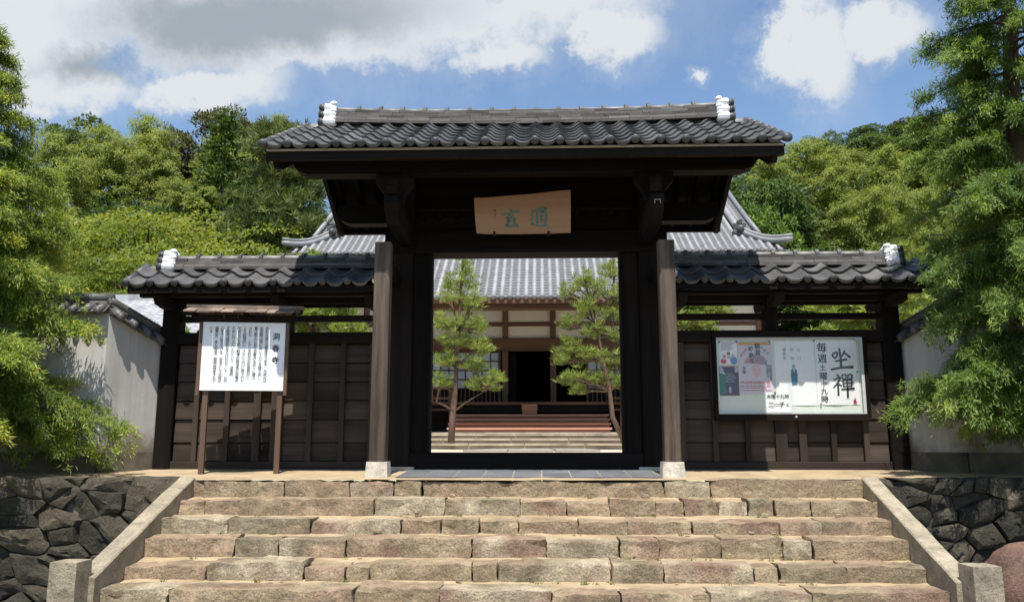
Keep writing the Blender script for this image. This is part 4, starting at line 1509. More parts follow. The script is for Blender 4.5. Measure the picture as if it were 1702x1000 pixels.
GP = "papers on the notice board"
Z1 = sheet_thing("large white sheet with brushed black meditation hours on the right of the notice board", 3.555, 4.06, 0.80, 1.59, M_paper, 0.0065, curl=0.004)
zz = [[(0.10, 0.70, 0.035), (0.14, 0.60, 0.035), (0.20, 0.55, 0.03)], [(0.10, 0.72, 0.03), (0.25, 0.80, 0.035), (0.33, 0.76, 0.035), (0.27, 0.58, 0.03), (0.20, 0.56, 0.03)],
      [(0.66, 0.88, 0.03), (0.60, 0.74, 0.03), (0.52, 0.62, 0.02)], [(0.64, 0.80, 0.025), (0.74, 0.72, 0.035), (0.88, 0.60, 0.045)],
      [(0.43, 0.98, 0.035), (0.46, 0.60, 0.04), (0.46, 0.12, 0.045)], [(0.22, 0.40, 0.03), (0.45, 0.44, 0.035), (0.72, 0.48, 0.04)],
      [(0.02, 0.02, 0.04), (0.45, 0.10, 0.04), (0.97, 0.12, 0.055)]]
brush("character_za", fn, zz, M_ink, Z1, 0.0115, 3.735, 1.225, 0.265, 1.25)
zen = [[(0.22, 0.98, 0.03), (0.30, 0.90, 0.04)], [(0.06, 0.74, 0.03), (0.25, 0.80, 0.03), (0.38, 0.84, 0.035), (0.22, 0.55, 0.035), (0.02, 0.34, 0.025)],
       [(0.24, 0.60, 0.035), (0.25, 0.30, 0.04), (0.24, -0.02, 0.04)], [(0.30, 0.52, 0.03), (0.40, 0.44, 0.035)],
       [(0.48, 0.96, 0.025), (0.49, 0.78, 0.025), (0.66, 0.79, 0.022)], [(0.48, 0.96, 0.025), (0.66, 0.97, 0.028), (0.66, 0.79, 0.025)],
       [(0.76, 0.96, 0.025), (0.77, 0.78, 0.025), (0.94, 0.79, 0.022)], [(0.76, 0.97, 0.025), (0.96, 0.98, 0.03), (0.94, 0.79, 0.028)],
       [(0.50, 0.70, 0.028), (0.52, 0.40, 0.03)], [(0.50, 0.70, 0.025), (0.92, 0.72, 0.03), (0.90, 0.40, 0.03)], [(0.52, 0.56, 0.022), (0.90, 0.57, 0.022)],
       [(0.52, 0.41, 0.022), (0.90, 0.42, 0.025)], [(0.42, 0.26, 0.03), (0.70, 0.28, 0.03), (1.02, 0.31, 0.04)], [(0.70, 0.70, 0.028), (0.71, 0.30, 0.035), (0.70, -0.12, 0.04)]]
brush("character_zen", fn, zen, M_ink, Z1, 0.0115, 3.745, 0.925, 0.245, 1.25)
it = []
for c, z in zip("毎週土曜十九時", (1.50, 1.365, 1.255, 1.15, 1.055, 0.968, 0.872)):
    it.append((c, 3.635, z, {'毎': 0.125, '週': 0.115, '曜': 0.10, '時': 0.09}.get(c, 0.08)))
letters("hours_text", fn, it, M_ink, Z1, 0.0115, 0.016)
M_seal = flat("red_seal_ink", (0.55, 0.03, 0.10))
b = MB()
for (x, z, w2, h2) in ((4.0, 0.838, 0.022, 0.02), (4.002, 0.865, 0.008, 0.022), (3.985, 0.85, 0.006, 0.02)):
    b.add([fn.at(x - w2, z - h2, 0.0115), fn.at(x + w2, z - h2, 0.0115), fn.at(x + w2 * 0.5, z + h2, 0.0115), fn.at(x - w2 * 0.5, z + h2, 0.0115)], [(0, 1, 2, 3)])
b.build("red_seal", M_seal, Z1)
M_pinw = flat("metal_magnet", (0.35, 0.34, 0.30), 0.4)
pin(Z1, 3.585, 0.815, M_pinw); pin(Z1, 4.045, 1.20); pin(Z1, 3.545, 1.585)
Z2 = sheet_thing("pale sheet with small blue robed figure beside the brushed meditation hours", 3.06, 3.545, 0.795, 1.582, M_paper, 0.005)
M_pale = flat("pale_grey_ink", (0.30, 0.31, 0.33))
letters("group_text", fn, [("山", 3.352, 1.475, 0.045), ("口", 3.352, 1.37, 0.045), ("西", 3.27, 1.475, 0.045), ("田", 3.27, 1.37, 0.045), ("讀", 3.178, 1.475, 0.045), ("書", 3.178, 1.422, 0.045), ("會", 3.178, 1.37, 0.045)], M_pale, Z2, 0.010)
M_robe = flat("blue_robe_ink", (0.02, 0.11, 0.20)); M_skin = flat("blue_face_ink", (0.20, 0.36, 0.45))


def ell(b, fl, cx, cz, rx, rz, d, n=16, a0=0.0, a1=2 * math.pi):
    v = [fl.at(cx + rx * math.cos(a0 + (a1 - a0) * k / n), cz + rz * math.sin(a0 + (a1 - a0) * k / n), d) for k in range(n)]
    b.add(v, [tuple(range(n))])


b = MB()
out_ = [(-0.012, 1.245), (-0.034, 1.225), (-0.042, 1.17), (-0.036, 1.08), (-0.028, 1.045), (0.028, 1.045), (0.036, 1.08), (0.040, 1.17), (0.033, 1.225), (0.012, 1.245)]
b.add([fn.at(3.285 + x, z, 0.010) for (x, z) in out_], [tuple(range(len(out_)))])
b.build("robed_figure", M_robe, Z2)
b = MB(); ell(b, fn, 3.285, 1.268, 0.017, 0.028, 0.0105); b.build("figure_head", M_skin, Z2)
b = MB(); b.add([fn.at(3.285 - 0.010, 1.242, 0.011), fn.at(3.285, 1.19, 0.011), fn.at(3.285 + 0.010, 1.242, 0.011)], [(0, 1, 2)]); b.build("figure_collar", M_paper, Z2)
Z3 = sheet_thing("small white sheet with two brushed lines at the bottom of the notice board", 2.925, 3.235, 0.712, 0.955, M_paper, 0.011, curl=0.004)
it = [(c, 2.962 + k * 0.054, 0.905, 0.055) for k, c in enumerate("木曜十九時")] + [(c, 2.985 + k * 0.066, 0.805, 0.075 if k < 3 else 0.05) for k, c in enumerate("二一チェ")]
letters("brush_text", fn, it, M_ink, Z3, 0.0165, 0.018)
pin(Z3, 3.04, 0.95)
M_pk = flat("poster_cream", (0.60, 0.53, 0.60))
Z4 = sheet_thing("pinkish temple visit poster with fan shape and orange top band", 2.612, 3.03, 0.935, 1.580, M_pk, 0.007)
M_or = flat("poster_orange", (0.58, 0.28, 0.05)); M_fan = flat("poster_fan", (0.33, 0.22, 0.28)); M_fan2 = flat("poster_fan_gold", (0.46, 0.30, 0.13)); M_face = flat("poster_face", (0.62, 0.42, 0.40)); M_rose = flat("poster_rose", (0.50, 0.16, 0.20))
quad("orange_band", fn, 2.625, 3.015, 1.535, 1.572, 0.0118, M_or, Z4)
b = MB(); ell(b, fn, 2.83, 1.29, 0.135, 0.13, 0.0118, 18, 0, math.pi); b.build("fan_shape", M_fan, Z4)
b = MB(); ell(b, fn, 2.745, 1.29, 0.06, 0.09, 0.0124, 12, math.pi * 0.4, math.pi); b.build("fan_gold", M_fan2, Z4)
b = MB(); ell(b, fn, 2.83, 1.225, 0.050, 0.085, 0.0126, 18); b.build("printed_face", M_face, Z4)
b = MB()
for sgn in (-1, 1):
    b.add([fn.at(2.83 + sgn * 0.022 - 0.012, 1.235, 0.0132), fn.at(2.83 + sgn * 0.022 + 0.012, 1.235, 0.0132), fn.at(2.83 + sgn * 0.022, 1.243, 0.0132)], [(0, 1, 2)])
b.add([fn.at(2.815, 1.178, 0.0132), fn.at(2.845, 1.178, 0.0132), fn.at(2.83, 1.186, 0.0132)], [(0, 1, 2)])
b.build("face_lines", M_rose, Z4)
letters("poster_title", fn, [("観", 2.852, 1.52, 0.072), ("音", 2.855, 1.445, 0.072), ("初", 2.768, 1.49, 0.06), ("参", 2.772, 1.41, 0.06), ("り", 2.778, 1.335, 0.055)], M_ink, Z4, 0.0138, 0.016)
it = []
for k, c in enumerate("西国観音霊場"): it.append((c, 2.65 + 0.03 * k if k < 3 else 2.87 + 0.035 * (k - 2), (1.40 + 0.035 * k) if k < 3 else (1.50 - 0.035 * (k - 3)), 0.033))
letters("poster_arc_text", fn, it, M_rose, Z4, 0.0138, 0.004)
it = vertical("中国観音霊場", 3.0, 1.275, 0.032, 0.032) + vertical("特別御朱印", 2.965, 1.275, 0.032, 0.032) + vertical("玄照", 2.68, 1.25, 0.05, 0.045)
letters("poster_side_text", fn, it, M_ink, Z4, 0.0138, 0.004)
b = MB()
for k, z in enumerate((1.078, 1.06, 1.028, 1.002, 0.972)):
    x = 2.63; r = random.Random(k)
    while x < 2.99 - 0.04 * (k % 2):
        l = r.uniform(0.01, 0.045)
        b.add([fn.at(x, z, 0.0118), fn.at(x + l, z, 0.0118), fn.at(x + l, z + 0.010, 0.0118), fn.at(x, z + 0.010, 0.0118)], [(0, 1, 2, 3)])
        x += l + r.uniform(0.004, 0.012)
b.build("poster_small_print", M_rose, Z4)
pin(Z4, 2.60, 1.575); pin(Z4, 3.0, 1.575)
Z5 = sheet_thing("small white handbill with two printed figures in the upper left of the notice board", 2.388, 2.605, 1.30, 1.572, M_paper, 0.006)
b = MB(); ell(b, fn, 2.56, 1.345, 0.042, 0.05, 0.011); b.build("blue_figure", flat("handbill_blue", (0.12, 0.24, 0.46)), Z5)
b = MB(); ell(b, fn, 2.555, 1.405, 0.016, 0.022, 0.0112); ell(b, fn, 2.44, 1.375, 0.014, 0.018, 0.0112); b.build("figure_faces", M_face, Z5)
b = MB(); ell(b, fn, 2.435, 1.335, 0.035, 0.03, 0.011); ell(b, fn, 2.445, 1.395, 0.02, 0.018, 0.0108); b.build("red_figure", M_seal, Z5)
letters("handbill_title", fn, [("縁", 2.497, 1.43, 0.045), ("山", 2.50, 1.385, 0.045)], M_ink, Z5, 0.0116, 0.01)
b = MB()
for k in range(6):
    z = 1.545 - k * 0.014
    b.add([fn.at(2.41, z, 0.011), fn.at(2.57 - 0.02 * (k % 3), z, 0.011), fn.at(2.57 - 0.02 * (k % 3), z + 0.005, 0.011), fn.at(2.41, z + 0.005, 0.011)], [(0, 1, 2, 3)])
quad("red_line", fn, 2.41, 2.59, 1.562, 1.567, 0.0112, M_seal, Z5)
b.build("small_print", M_pale, Z5)
pin(Z5, 2.39, 1.573)
M_purp = flat("handbill_purple", (0.035, 0.02, 0.10)); M_teal = flat("handbill_teal", (0.005, 0.13, 0.13)); M_gr = flat("handbill_grey", (0.42, 0.42, 0.44))
Z6 = sheet_thing("purple and teal handbill in the lower left of the notice board", 2.375, 2.612, 0.915, 1.275, M_purp, 0.006)
b = MB(); b.add([fn.at(x, z, 0.0108) for (x, z) in ((2.378, 0.925), (2.47, 0.95), (2.44, 1.05), (2.50, 1.12), (2.42, 1.20), (2.378, 1.18))], [tuple(range(6))]); b.build("teal_shape", M_teal, Z6)
b = MB(); b.add([fn.at(x, z, 0.0112) for (x, z) in ((2.378, 1.19), (2.45, 1.17), (2.41, 1.27), (2.378, 1.27))], [(0, 1, 2, 3)])
b.add([fn.at(x, z, 0.0112) for (x, z) in ((2.565, 1.20), (2.607, 1.20), (2.607, 1.27), (2.565, 1.27))], [(0, 1, 2, 3)])
b.add([fn.at(x, z, 0.0112) for (x, z) in ((2.485, 0.95), (2.515, 0.95), (2.515, 1.02), (2.485, 1.02))], [(0, 1, 2, 3)]); b.build("grey_photos", M_gr, Z6)
quad("red_line", fn, 2.44, 2.56, 1.262, 1.268, 0.0112, M_seal, Z6)
b = MB()
for k in range(5):
    z = 1.18 - k * 0.025
    b.add([fn.at(2.46, z, 0.0116), fn.at(2.54 + 0.02 * (k % 3), z, 0.0116), fn.at(2.54 + 0.02 * (k % 3), z + 0.006, 0.0116), fn.at(2.46, z + 0.006, 0.0116)], [(0, 1, 2, 3)])
b.build("small_print", M_gr, Z6)
pin(Z6, 2.60, 0.93)

# ================================================================== main hall seen through the gate
M_htile = surf("hall_roof_tile", (0.17, 0.172, 0.18), (0.26, 0.262, 0.272), scale=2.5, rough=0.5, bump=0.15, bscale=25, rnd=0.22, spec=0.5, c3=(0.15, 0.15, 0.155), s3=1.5, t3=(0.5, 0.75))
M_hpan = surf("hall_pan_tile", (0.11, 0.112, 0.117), (0.18, 0.183, 0.19), scale=3, rough=0.6, bump=0.1, rnd=0.1)
M_cream = surf("hall_cream_plaster", (0.60, 0.53, 0.41), (0.70, 0.63, 0.51), scale=1.0, rough=0.9, bump=0.1, rnd=0.04)
M_hw = wood("hall_wood_x", WX, (0.10, 0.055, 0.036), (0.17, 0.095, 0.062), (0.07, 0.04, 0.028), scale=5)
M_hwz = wood("hall_wood_z", WZ, (0.10, 0.055, 0.036), (0.17, 0.095, 0.062), (0.07, 0.04, 0.028), scale=5)
M_redstep = wood("hall_step_wood", WX, (0.40, 0.19, 0.13), (0.54, 0.29, 0.205), (0.32, 0.15, 0.10), scale=4, rnd=0.12)
M_hstone = surf("hall_step_stone", (0.34, 0.28, 0.22), (0.50, 0.43, 0.34), scale=2.0, rough=0.9, bump=0.4, bscale=10, rnd=0.12, c3=(0.20, 0.17, 0.13), s3=1.5, t3=(0.5, 0.75))
M_pane = surf("paper_pane", (0.34, 0.37, 0.40), (0.46, 0.49, 0.52), scale=1.5, rough=0.25, bump=0.0, rnd=0.25, spec=0.5)
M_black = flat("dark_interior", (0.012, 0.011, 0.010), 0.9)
H = thing("main_hall", (0, 23, 0.2), "large temple hall with silver-grey tiled roof and cream walls behind the gate", "temple hall")
GZ = 0.22


def hb(name, mat, *b, ch=0.0, parent=None):
    return MB().box(*b, ch=ch).build(name, mat, parent or H)


hb("stone_platform", M_hstone, -10.5, 10.5, 18.5, 32, 0.0, 0.77)
for k in range(3):
    hb("step_base", M_hstone, -4.2, 3.9, 16.54 + 0.667 * k, 18.6, 0.0, 0.335 + 0.155 * k)
    rr = random.Random(k); x = -4.22
    while x < 3.8:
        l = rr.uniform(1.2, 2.4)
        hb("step_stone", M_hstone, x, min(x + l, 3.92) - 0.015, 16.46 + 0.667 * k, 16.9 + 0.667 * k, 0.337 + 0.155 * k, 0.40 + 0.155 * k + rr.uniform(0, 0.006))
        x += l
for k in range(4):
    hb("wooden_step", M_redstep, -2.95, 2.55, 18.95 + 0.38 * k, 19.38 + 0.38 * k, 0.86 + 0.16 * k, 0.93 + 0.16 * k)
    hb("wooden_riser", M_redstep, -2.90, 2.50, 19.05 + 0.38 * k, 19.10 + 0.38 * k, 0.775, 0.858 + 0.16 * k)
hb("veranda_deck", M_hw, -9.6, 9.6, 20.5, 23.0, 1.76, 1.86)
hb("veranda_beam", M_wx, -9.5, 9.5, 20.6, 20.8, 1.50, 1.755)
hb("veranda_beam", M_wx, -9.5, 9.5, 20.9, 21.0, 0.9, 1.495)
# balustrade either side of the steps
for sx in (-1, 1):
    xa, xb = sorted((sx * 2.75 + (-0.25 if sx < 0 else -0.1), sx * 9.5))
    for z in (1.55, 1.95, 2.3):
        hb("balustrade_rail", M_hw, xa, xb, 20.42, 20.50, z, z + 0.07)
    for k in range(9):
        x = xa + (xb - xa) * k / 8
        hb("balustrade_post", M_hwz, x - 0.05, x + 0.05, 20.415, 20.505, 1.2, 2.42)
# low bamboo fence left and right of the stair
# wall bays
PX = [-8.6, -6.6, -4.1, -1.17, 0.68, 3.5, 6.2, 8.6]
for x in PX:
    hb("wall_post", M_hwz, x - 0.11, x + 0.11, 22.92, 23.12, 1.86, 7.6)
for i in range(len(PX) - 1):
    xa, xb = PX[i] + 0.11, PX[i + 1] - 0.11
    hb("plaster_panel", M_cream, xa, xb, 23.0, 23.06, 5.075, 7.6)
    hb("plaster_panel", M_cream, xa, xb, 23.0, 23.06, 4.42, 4.905)
    hb("tie_beam", M_hw, xa, xb, 22.96, 23.1, 4.907, 5.073)
hb("great_beam", M_hw, -8.8, 8.8, 22.78, 22.915, 3.92, 4.418, ch=0.03)
# lattice screens with panes, dark opening in the middle bay
def screen(xa, xb, z0, z1, panes=True):
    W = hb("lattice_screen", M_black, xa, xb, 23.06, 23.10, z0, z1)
    nx = max(2, round((xb - xa) / 0.33)); 
    zsplit = z0 + 0.62
    nz = 4
    for i in range(nx):
        for k in range(nz):
            px0 = xa + (xb - xa) * i / nx + 0.025; px1 = xa + (xb - xa) * (i + 1) / nx - 0.025
            pz0 = zsplit + (z1 - zsplit) * k / nz + 0.025; pz1 = zsplit + (z1 - zsplit) * (k + 1) / nz - 0.025
            MB().box(px0, px1, 23.02, 23.05, pz0, pz1).build("pane", M_pane, W)
    for i in range(nx + 1):
        x = xa + (xb - xa) * i / nx
        MB().box(x - 0.025, x + 0.025, 22.99, 23.055, z0, z1).build("lattice_bar", M_hwz, W)
        if i < nx:
            x += (xb - xa) / nx / 2
            MB().box(x - 0.02, x + 0.02, 23.0, 23.055, z0, zsplit).build("lattice_bar", M_hwz, W)
    for k in range(nz + 1):
        z = zsplit + (z1 - zsplit) * k / nz
        MB().box(xa, xb, 22.975, 22.988, z - 0.022, z + 0.022).build("lattice_bar", M_hw, W)


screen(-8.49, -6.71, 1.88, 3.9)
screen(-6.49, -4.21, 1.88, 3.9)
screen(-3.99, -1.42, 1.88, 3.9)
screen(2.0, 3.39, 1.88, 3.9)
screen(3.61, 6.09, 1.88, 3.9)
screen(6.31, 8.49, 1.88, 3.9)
hb("door_post", M_hwz, -1.42, -1.35, 22.95, 23.1, 1.86, 3.92)
hb("door_post", M_hwz, 1.93, 2.0, 22.95, 23.1, 1.86, 3.92)
hb("sliding_door", M_wz, -1.35, -0.75, 23.12, 23.16, 1.86, 3.92)
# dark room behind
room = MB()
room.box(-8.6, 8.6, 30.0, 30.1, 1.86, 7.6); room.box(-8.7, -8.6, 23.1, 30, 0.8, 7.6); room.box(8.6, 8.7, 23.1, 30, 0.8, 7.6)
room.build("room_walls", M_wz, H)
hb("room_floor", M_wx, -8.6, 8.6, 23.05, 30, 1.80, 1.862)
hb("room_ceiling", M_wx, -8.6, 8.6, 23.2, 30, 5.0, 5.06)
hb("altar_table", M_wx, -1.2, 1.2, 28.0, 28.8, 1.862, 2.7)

# roof -------------------------------------------------------------
RS = 0.66
EY, EZ = 21.0, 7.36
KY = 17.5
KZ = EZ - (EY - KY) * RS


def rz(y): return EZ + (y - EY) * RS


RY = 28.2          # ridge
HX = 9.35
KX = 3.9           # half width of the porch roof
base = MB()


def slope_quad(pts): base.add([(x, y, rz(y) if z is None else z) for (x, y, z) in pts], [(0, 1, 2, 3)])


slope_quad([(-8.5, EY, None), (8.5, EY, None), (8.5, RY, None), (-8.5, RY, None)])
slope_quad([(-KX, KY, None), (KX, KY, None), (KX, EY, None), (-KX, EY, None)])
for s in (-1, 1):
    base.add([(s * 8.5, EY, EZ), (s * HX, EY, EZ + 0.12), (s * 8.5, EY + 1.2, rz(EY + 1.2))], [(0, 1, 2) if s > 0 else (2, 1, 0)])
    # hipped end behind the gable
    base.add([(s * HX, EY, EZ + 0.12), (s * HX, 36, EZ), (s * 8.5, 34, rz(EY + 1.2)), (s * 8.5, EY + 1.2, rz(EY + 1.2))], [(0, 1, 2, 3)])
    base.add([(s * 8.4, EY + 1.2, rz(EY + 1.2)), (s * 8.4, 34, rz(EY + 1.2)), (s * 8.4, RY, rz(RY))], [(0, 1, 2)])
base.add([(-8.5, RY, rz(RY)), (8.5, RY, rz(RY)), (8.5, 35.5, EZ), (-8.5, 35.5, EZ)], [(0, 1, 2, 3)])
HR = base.build("roof", M_wx, H)
# pan tiles: stepped trough rows, too small to pick apart
PITCH = 0.265


def pan_rows(x0, x1, y0, y1):
    b = MB()
    y = y0
    while y < y1:
        e = min(y + 0.20, y1)
        b.add([(x0, y, rz(y) + 0.050), (x1, y, rz(y) + 0.050), (x1, e, rz(e) + 0.012), (x0, e, rz(e) + 0.012), (x0, y, rz(y) + 0.012), (x1, y, rz(y) + 0.012)], [(0, 1, 2, 3), (4, 5, 1, 0)])
        y = e
    o = b.build("pan_tiles", M_hpan, HR); o["kind"] = "stuff"


pan_rows(-KX, KX, KY, EY)
pan_rows(-8.5, 8.5, EY, RY)
for s in (-1, 1):
    for k in range(6):
        xa, xb = sorted((s * (8.5 + k * 0.142), s * (8.5 + (k + 1) * 0.142)))
        pan_rows(xa, xb, EY, EY + 1.2 * (1 - (k + 0.7) / 6))


def roll_mesh(name, ln):
    """one column of round cover tiles from the eave upwards, with its disc end"""
    b = MB()
    n = 7
    v, f = [], []
    segs = max(1, round(ln / 0.30))
    rings = []
    for s in range(segs):
        y0, y1 = ln * s / segs, ln * (s + 1) / segs
        rings += [(y0, 0.078), (y1 - 0.004, 0.072)]
    for (y, r) in rings:
        for i in range(n):
            a = math.pi * i / (n - 1)
            v.append((-r * math.cos(a), y, r * math.sin(a) * 1.05 + y * RS + 0.03))
    for j in range(len(rings) - 1):
        for i in range(n - 1):
            f.append((j * n + i, j * n + i + 1, (j + 1) * n + i + 1, (j + 1) * n + i)[::-1])
    b.add(v, f)
    b.tube([(0, -0.03, 0.045), (0, 0.04, 0.05 + 0.04 * RS)], 0.088, 12)
    return b.mesh(name, M_htile, True)


cache = {}


def roll(x, y0, y1):
    k = round(y1 - y0, 1)
    if k < 0.3: return
    if k not in cache: cache[k] = roll_mesh("cover_tile_roll", k)
    obj("cover_tile_roll", cache[k], HR, loc=(x, y0, rz(y0)))


n = int(KX / PITCH)
for i in range(-35, 36):
    x = i * PITCH
    if abs(x) <= KX: roll(x, KY - 0.03, RY - 0.2)
    elif abs(x) < 8.45: roll(x, EY - 0.03, RY - 0.2)
    elif abs(x) < HX: roll(x, EY - 0.03, EY + 1.2 * (HX - abs(x)) / (HX - 8.5) + 0.02)
# eave boards and rafters under both eaves
MB().box(-KX - 0.05, KX + 0.05, KY + 0.02, KY + 0.12, KZ - 0.16, KZ - 0.02).build("eave_board", M_hw, HR)
for k in range(27):
    x = -3.8 + k * 0.292
    sec = [(KY + 0.15, KZ - 0.17), (EY + 2, KZ - 0.17 + (EY + 1.85 - KY) * RS), (EY + 2, KZ - 0.05 + (EY + 1.85 - KY) * RS), (KY + 0.15, KZ - 0.05)]
    MB().prism(sec, 0, x - 0.04, x + 0.04).build("rafter", M_hw, HR)
for s in (-1, 1):
    xa, xb = sorted((s * KX, s * 9.1))
    MB().box(xa, xb, EY + 0.02, EY + 0.12, EZ - 0.16, EZ - 0.02).build("eave_board", M_hw, HR)
hb("porch_beam", M_hw, -4.0, 4.0, 17.85, 18.1, 4.72, 5.02, ch=0.03)
for s in (-1, 1):
    hb("porch_post", M_hwz, s * 3.75 - 0.14, s * 3.75 + 0.14, 17.84, 18.12, 0.5, 4.72)
for k in range(9):
    x = -3.2 + 0.8 * k
    hb("porch_block", M_hw, x - 0.09, x + 0.09, 17.86, 18.09, 5.02, 5.14)
# descending ridges with demon-face end tiles, curved corner ridges, gable verges
for s in (-1, 1):
    xr = s * 7.9
    pts = [(xr, y, rz(y) + 0.20) for y in (EY + 1.45, 23.5, 25, 26.5, RY)]
    MB().tube(pts, 0.13, 8).build("descending_ridge", M_htile, HR, smooth=True)
    b = MB()
    z = rz(EY + 1.4)
    b.box(xr - 0.24, xr + 0.24, EY + 1.32, EY + 1.46, z + 0.0, z + 0.50, ch=0.05)
    b.ball((xr - 0.2, EY + 1.35, z + 0.12), 0.12, 8, 6); b.ball((xr + 0.2, EY + 1.35, z + 0.12), 0.12, 8, 6)
    b.ball((xr, EY + 1.3, z + 0.28), 0.16, 10, 7); b.tube([(xr, EY + 1.25, z + 0.55), (xr, EY + 1.55, z + 0.58)], 0.09, 10)
    b.build("ridge_end_tile", M_balls, HR, smooth=False)
    cp = []
    for k in range(9):
        t = k / 8
        x = s * (7.9 + (HX + 0.10 - 7.9) * t); y = EY + 1.5 * (1 - t)
        cp.append((x, y, rz(EY + 1.5 * (1 - t)) + 0.20 - 0.10 * math.sin(math.pi * t) * 1.5 + 0.26 * t * t))
    MB().tube(cp, [0.12] * 8 + [0.09], 8).build("corner_ridge", M_htile, HR, smooth=True)
    q = [(a, b_, c + 0.15) for (a, b_, c) in cp[:]]
    MB().tube(q, 0.065, 8).build("corner_ridge_roll", M_htile, HR, smooth=True)
    vp = [(s * 8.58, y, rz(y) + 0.10 + 0.01 * (y - 25) ** 2) for y in (EY + 1.2, 24, 25.5, 27, RY)]
    MB().tube(vp, 0.10, 8).build("gable_verge_roll", M_htile, HR, smooth=True)
MB().box(-8.6, 8.6, RY - 0.2, RY + 0.2, rz(RY) - 0.1, rz(RY) + 0.6).build("main_ridge", M_htile, HR)

# offering box on the veranda edge
OB = thing("offering_box", (-0.2, 20.3, 1.5), "small brown wooden offering box at the top of the hall steps", "offering box")
M_box = wood("offering_box_wood", WX, (0.24, 0.12, 0.07), (0.36, 0.19, 0.115), (0.18, 0.09, 0.05), rnd=0)
MB().box(-0.47, 0.07, 20.16, 20.40, 1.52, 1.76, ch=0.01).build("body", M_box, OB)
for k in range(6):
    MB().box(-0.46 + k * 0.09, -0.42 + k * 0.09, 20.17, 20.39, 1.762, 1.785).build("grating_bar", M_box, OB)
MB().box(-0.45, 0.05, 20.18, 20.38, 1.42, 1.518).build("foot", M_box, OB)

# ================================================================== neighbouring hall roof over the left wall
NH = thing("neighbour_hall", (-13, 15, 0.2), "low neighbouring hall with pale grey tiled roof beyond the left white wall", "building")
MB().box(-18, -9.7, 14.2, 17.5, 0.1, 3.5).build("wall", M_cream, NH)
nr = MB()
nr.add([(-19, 13.2, 3.35), (-9.2, 13.2, 3.35), (-9.2, 15.9, 4.75), (-19, 15.9, 4.75), (-9.2, 18.6, 3.35), (-19, 18.6, 3.35)], [(0, 1, 2, 3), (3, 2, 4, 5)])
NR = nr.build("roof", M_wx, NH)
b = MB()
rr = random.Random(3)
for r_ in range(14):
    for c in range(38):
        x = -19 + c * 0.258; y = 13.15 + r_ * 0.196
        z = 3.35 + (y - 13.2) * 0.5185 + 0.03
        v = []
        for (yy, dz) in ((y, 0.028), (y + 0.22, 0.004)):
            for (u, h) in ((0, 0.03), (0.3, 0.0), (0.7, 0.0), (1.0, 0.03)):
                v.append((x + u * 0.256, yy, z + (yy - y) * 0.5185 + dz + h))
        v += [(x + u * 0.256, y, z + h - 0.01) for (u, h) in ((0, 0.03), (0.3, 0), (0.7, 0), (1.0, 0.03))]
        b.add(v, [(0, 1, 5, 4), (1, 2, 6, 5), (2, 3, 7, 6), (8, 9, 1, 0), (9, 10, 2, 1), (10, 11, 3, 2)])
M_ntile = surf("neighbour_tile", (0.30, 0.31, 0.325), (0.44, 0.45, 0.46), scale=2.0, rough=0.5, bump=0.0, rnd=0.0, c3=(0.22, 0.22, 0.23), s3=3)
o = b.build("tiles", M_ntile, NR); o["kind"] = "stuff"
MB().box(-19, -9.2, 15.75, 16.05, 4.72, 4.92).build("ridge", M_ntile, NR)

# ================================================================== trees
def np_mesh(name, V, mat, tint=None, k=4):
    """V: (N,k,3) faces with own corners"""
    V = np.asarray(V, dtype=np.float32)
    n = V.shape[0]
    me = bpy.data.meshes.new(name)
    me.vertices.add(n * k)
    me.vertices.foreach_set("co", V.reshape(-1))
    me.loops.add(n * k)
    me.loops.foreach_set("vertex_index", np.arange(n * k, dtype=np.int32))
    me.polygons.add(n)
    me.polygons.foreach_set("loop_start", np.arange(0, n * k, k, dtype=np.int32))
    me.polygons.foreach_set("loop_total", np.full(n, k, dtype=np.int32))
    if tint is not None:
        at = me.attributes.new("tint", 'FLOAT', 'POINT')
        at.data.foreach_set("value", np.repeat(np.clip(np.asarray(tint, dtype=np.float32), 0, 1), k))
    me.materials.append(mat)
    me.update(calc_edges=True)
    return me


def unit(a): return a / np.maximum(np.linalg.norm(a, axis=-1, keepdims=True), 1e-9)


def leaves(P, D, Nn, ln, wd):
    """diamond leaves at P, along D, lying across the normal Nn"""
    D = unit(D); S = unit(np.cross(D, Nn))
    ln = np.asarray(ln).reshape(-1, 1); wd = np.asarray(wd).reshape(-1, 1)
    a = P; b = P + D * ln * 0.45 + S * wd; c = P + D * ln; d = P + D * ln * 0.45 - S * wd
    return np.stack([a, b, c, d], axis=1)


def rdir(g, n): return unit(g.normal(size=(n, 3)))


M_bark = surf("tree_bark", (0.075, 0.055, 0.042), (0.15, 0.11, 0.085), scale=6, rough=0.95, bump=1.0, bscale=20, stretch=(1, 1, 0.25), rnd=0.15)
M_barkred = surf("pine_bark", (0.095, 0.06, 0.044), (0.19, 0.12, 0.088), scale=5, rough=0.95, bump=1.0, bscale=16, stretch=(1, 1, 0.4), rnd=0.1, c3=(0.10, 0.075, 0.06), s3=2)
M_culm = surf("bamboo_culm", (0.16, 0.20, 0.07), (0.27, 0.30, 0.12), scale=3, rough=0.5, bump=0.1, rnd=0.2)
L_cyL = leaf_mat("cypress_leaf_yellow", (0.075, 0.120, 0.022), (0.23, 0.31, 0.055), (0.54, 0.53, 0.085), trans=0.47)
L_cyR = leaf_mat("cypress_leaf_green", (0.062, 0.118, 0.026), (0.185, 0.29, 0.062), (0.36, 0.44, 0.11), trans=0.47)
L_bam = leaf_mat("bamboo_leaf", (0.13, 0.18, 0.045), (0.29, 0.345, 0.095), (0.42, 0.455, 0.16), trans=0.45)
L_bamR = leaf_mat("bamboo_leaf_golden", (0.13, 0.175, 0.040), (0.285, 0.345, 0.085), (0.42, 0.46, 0.15), trans=0.45)
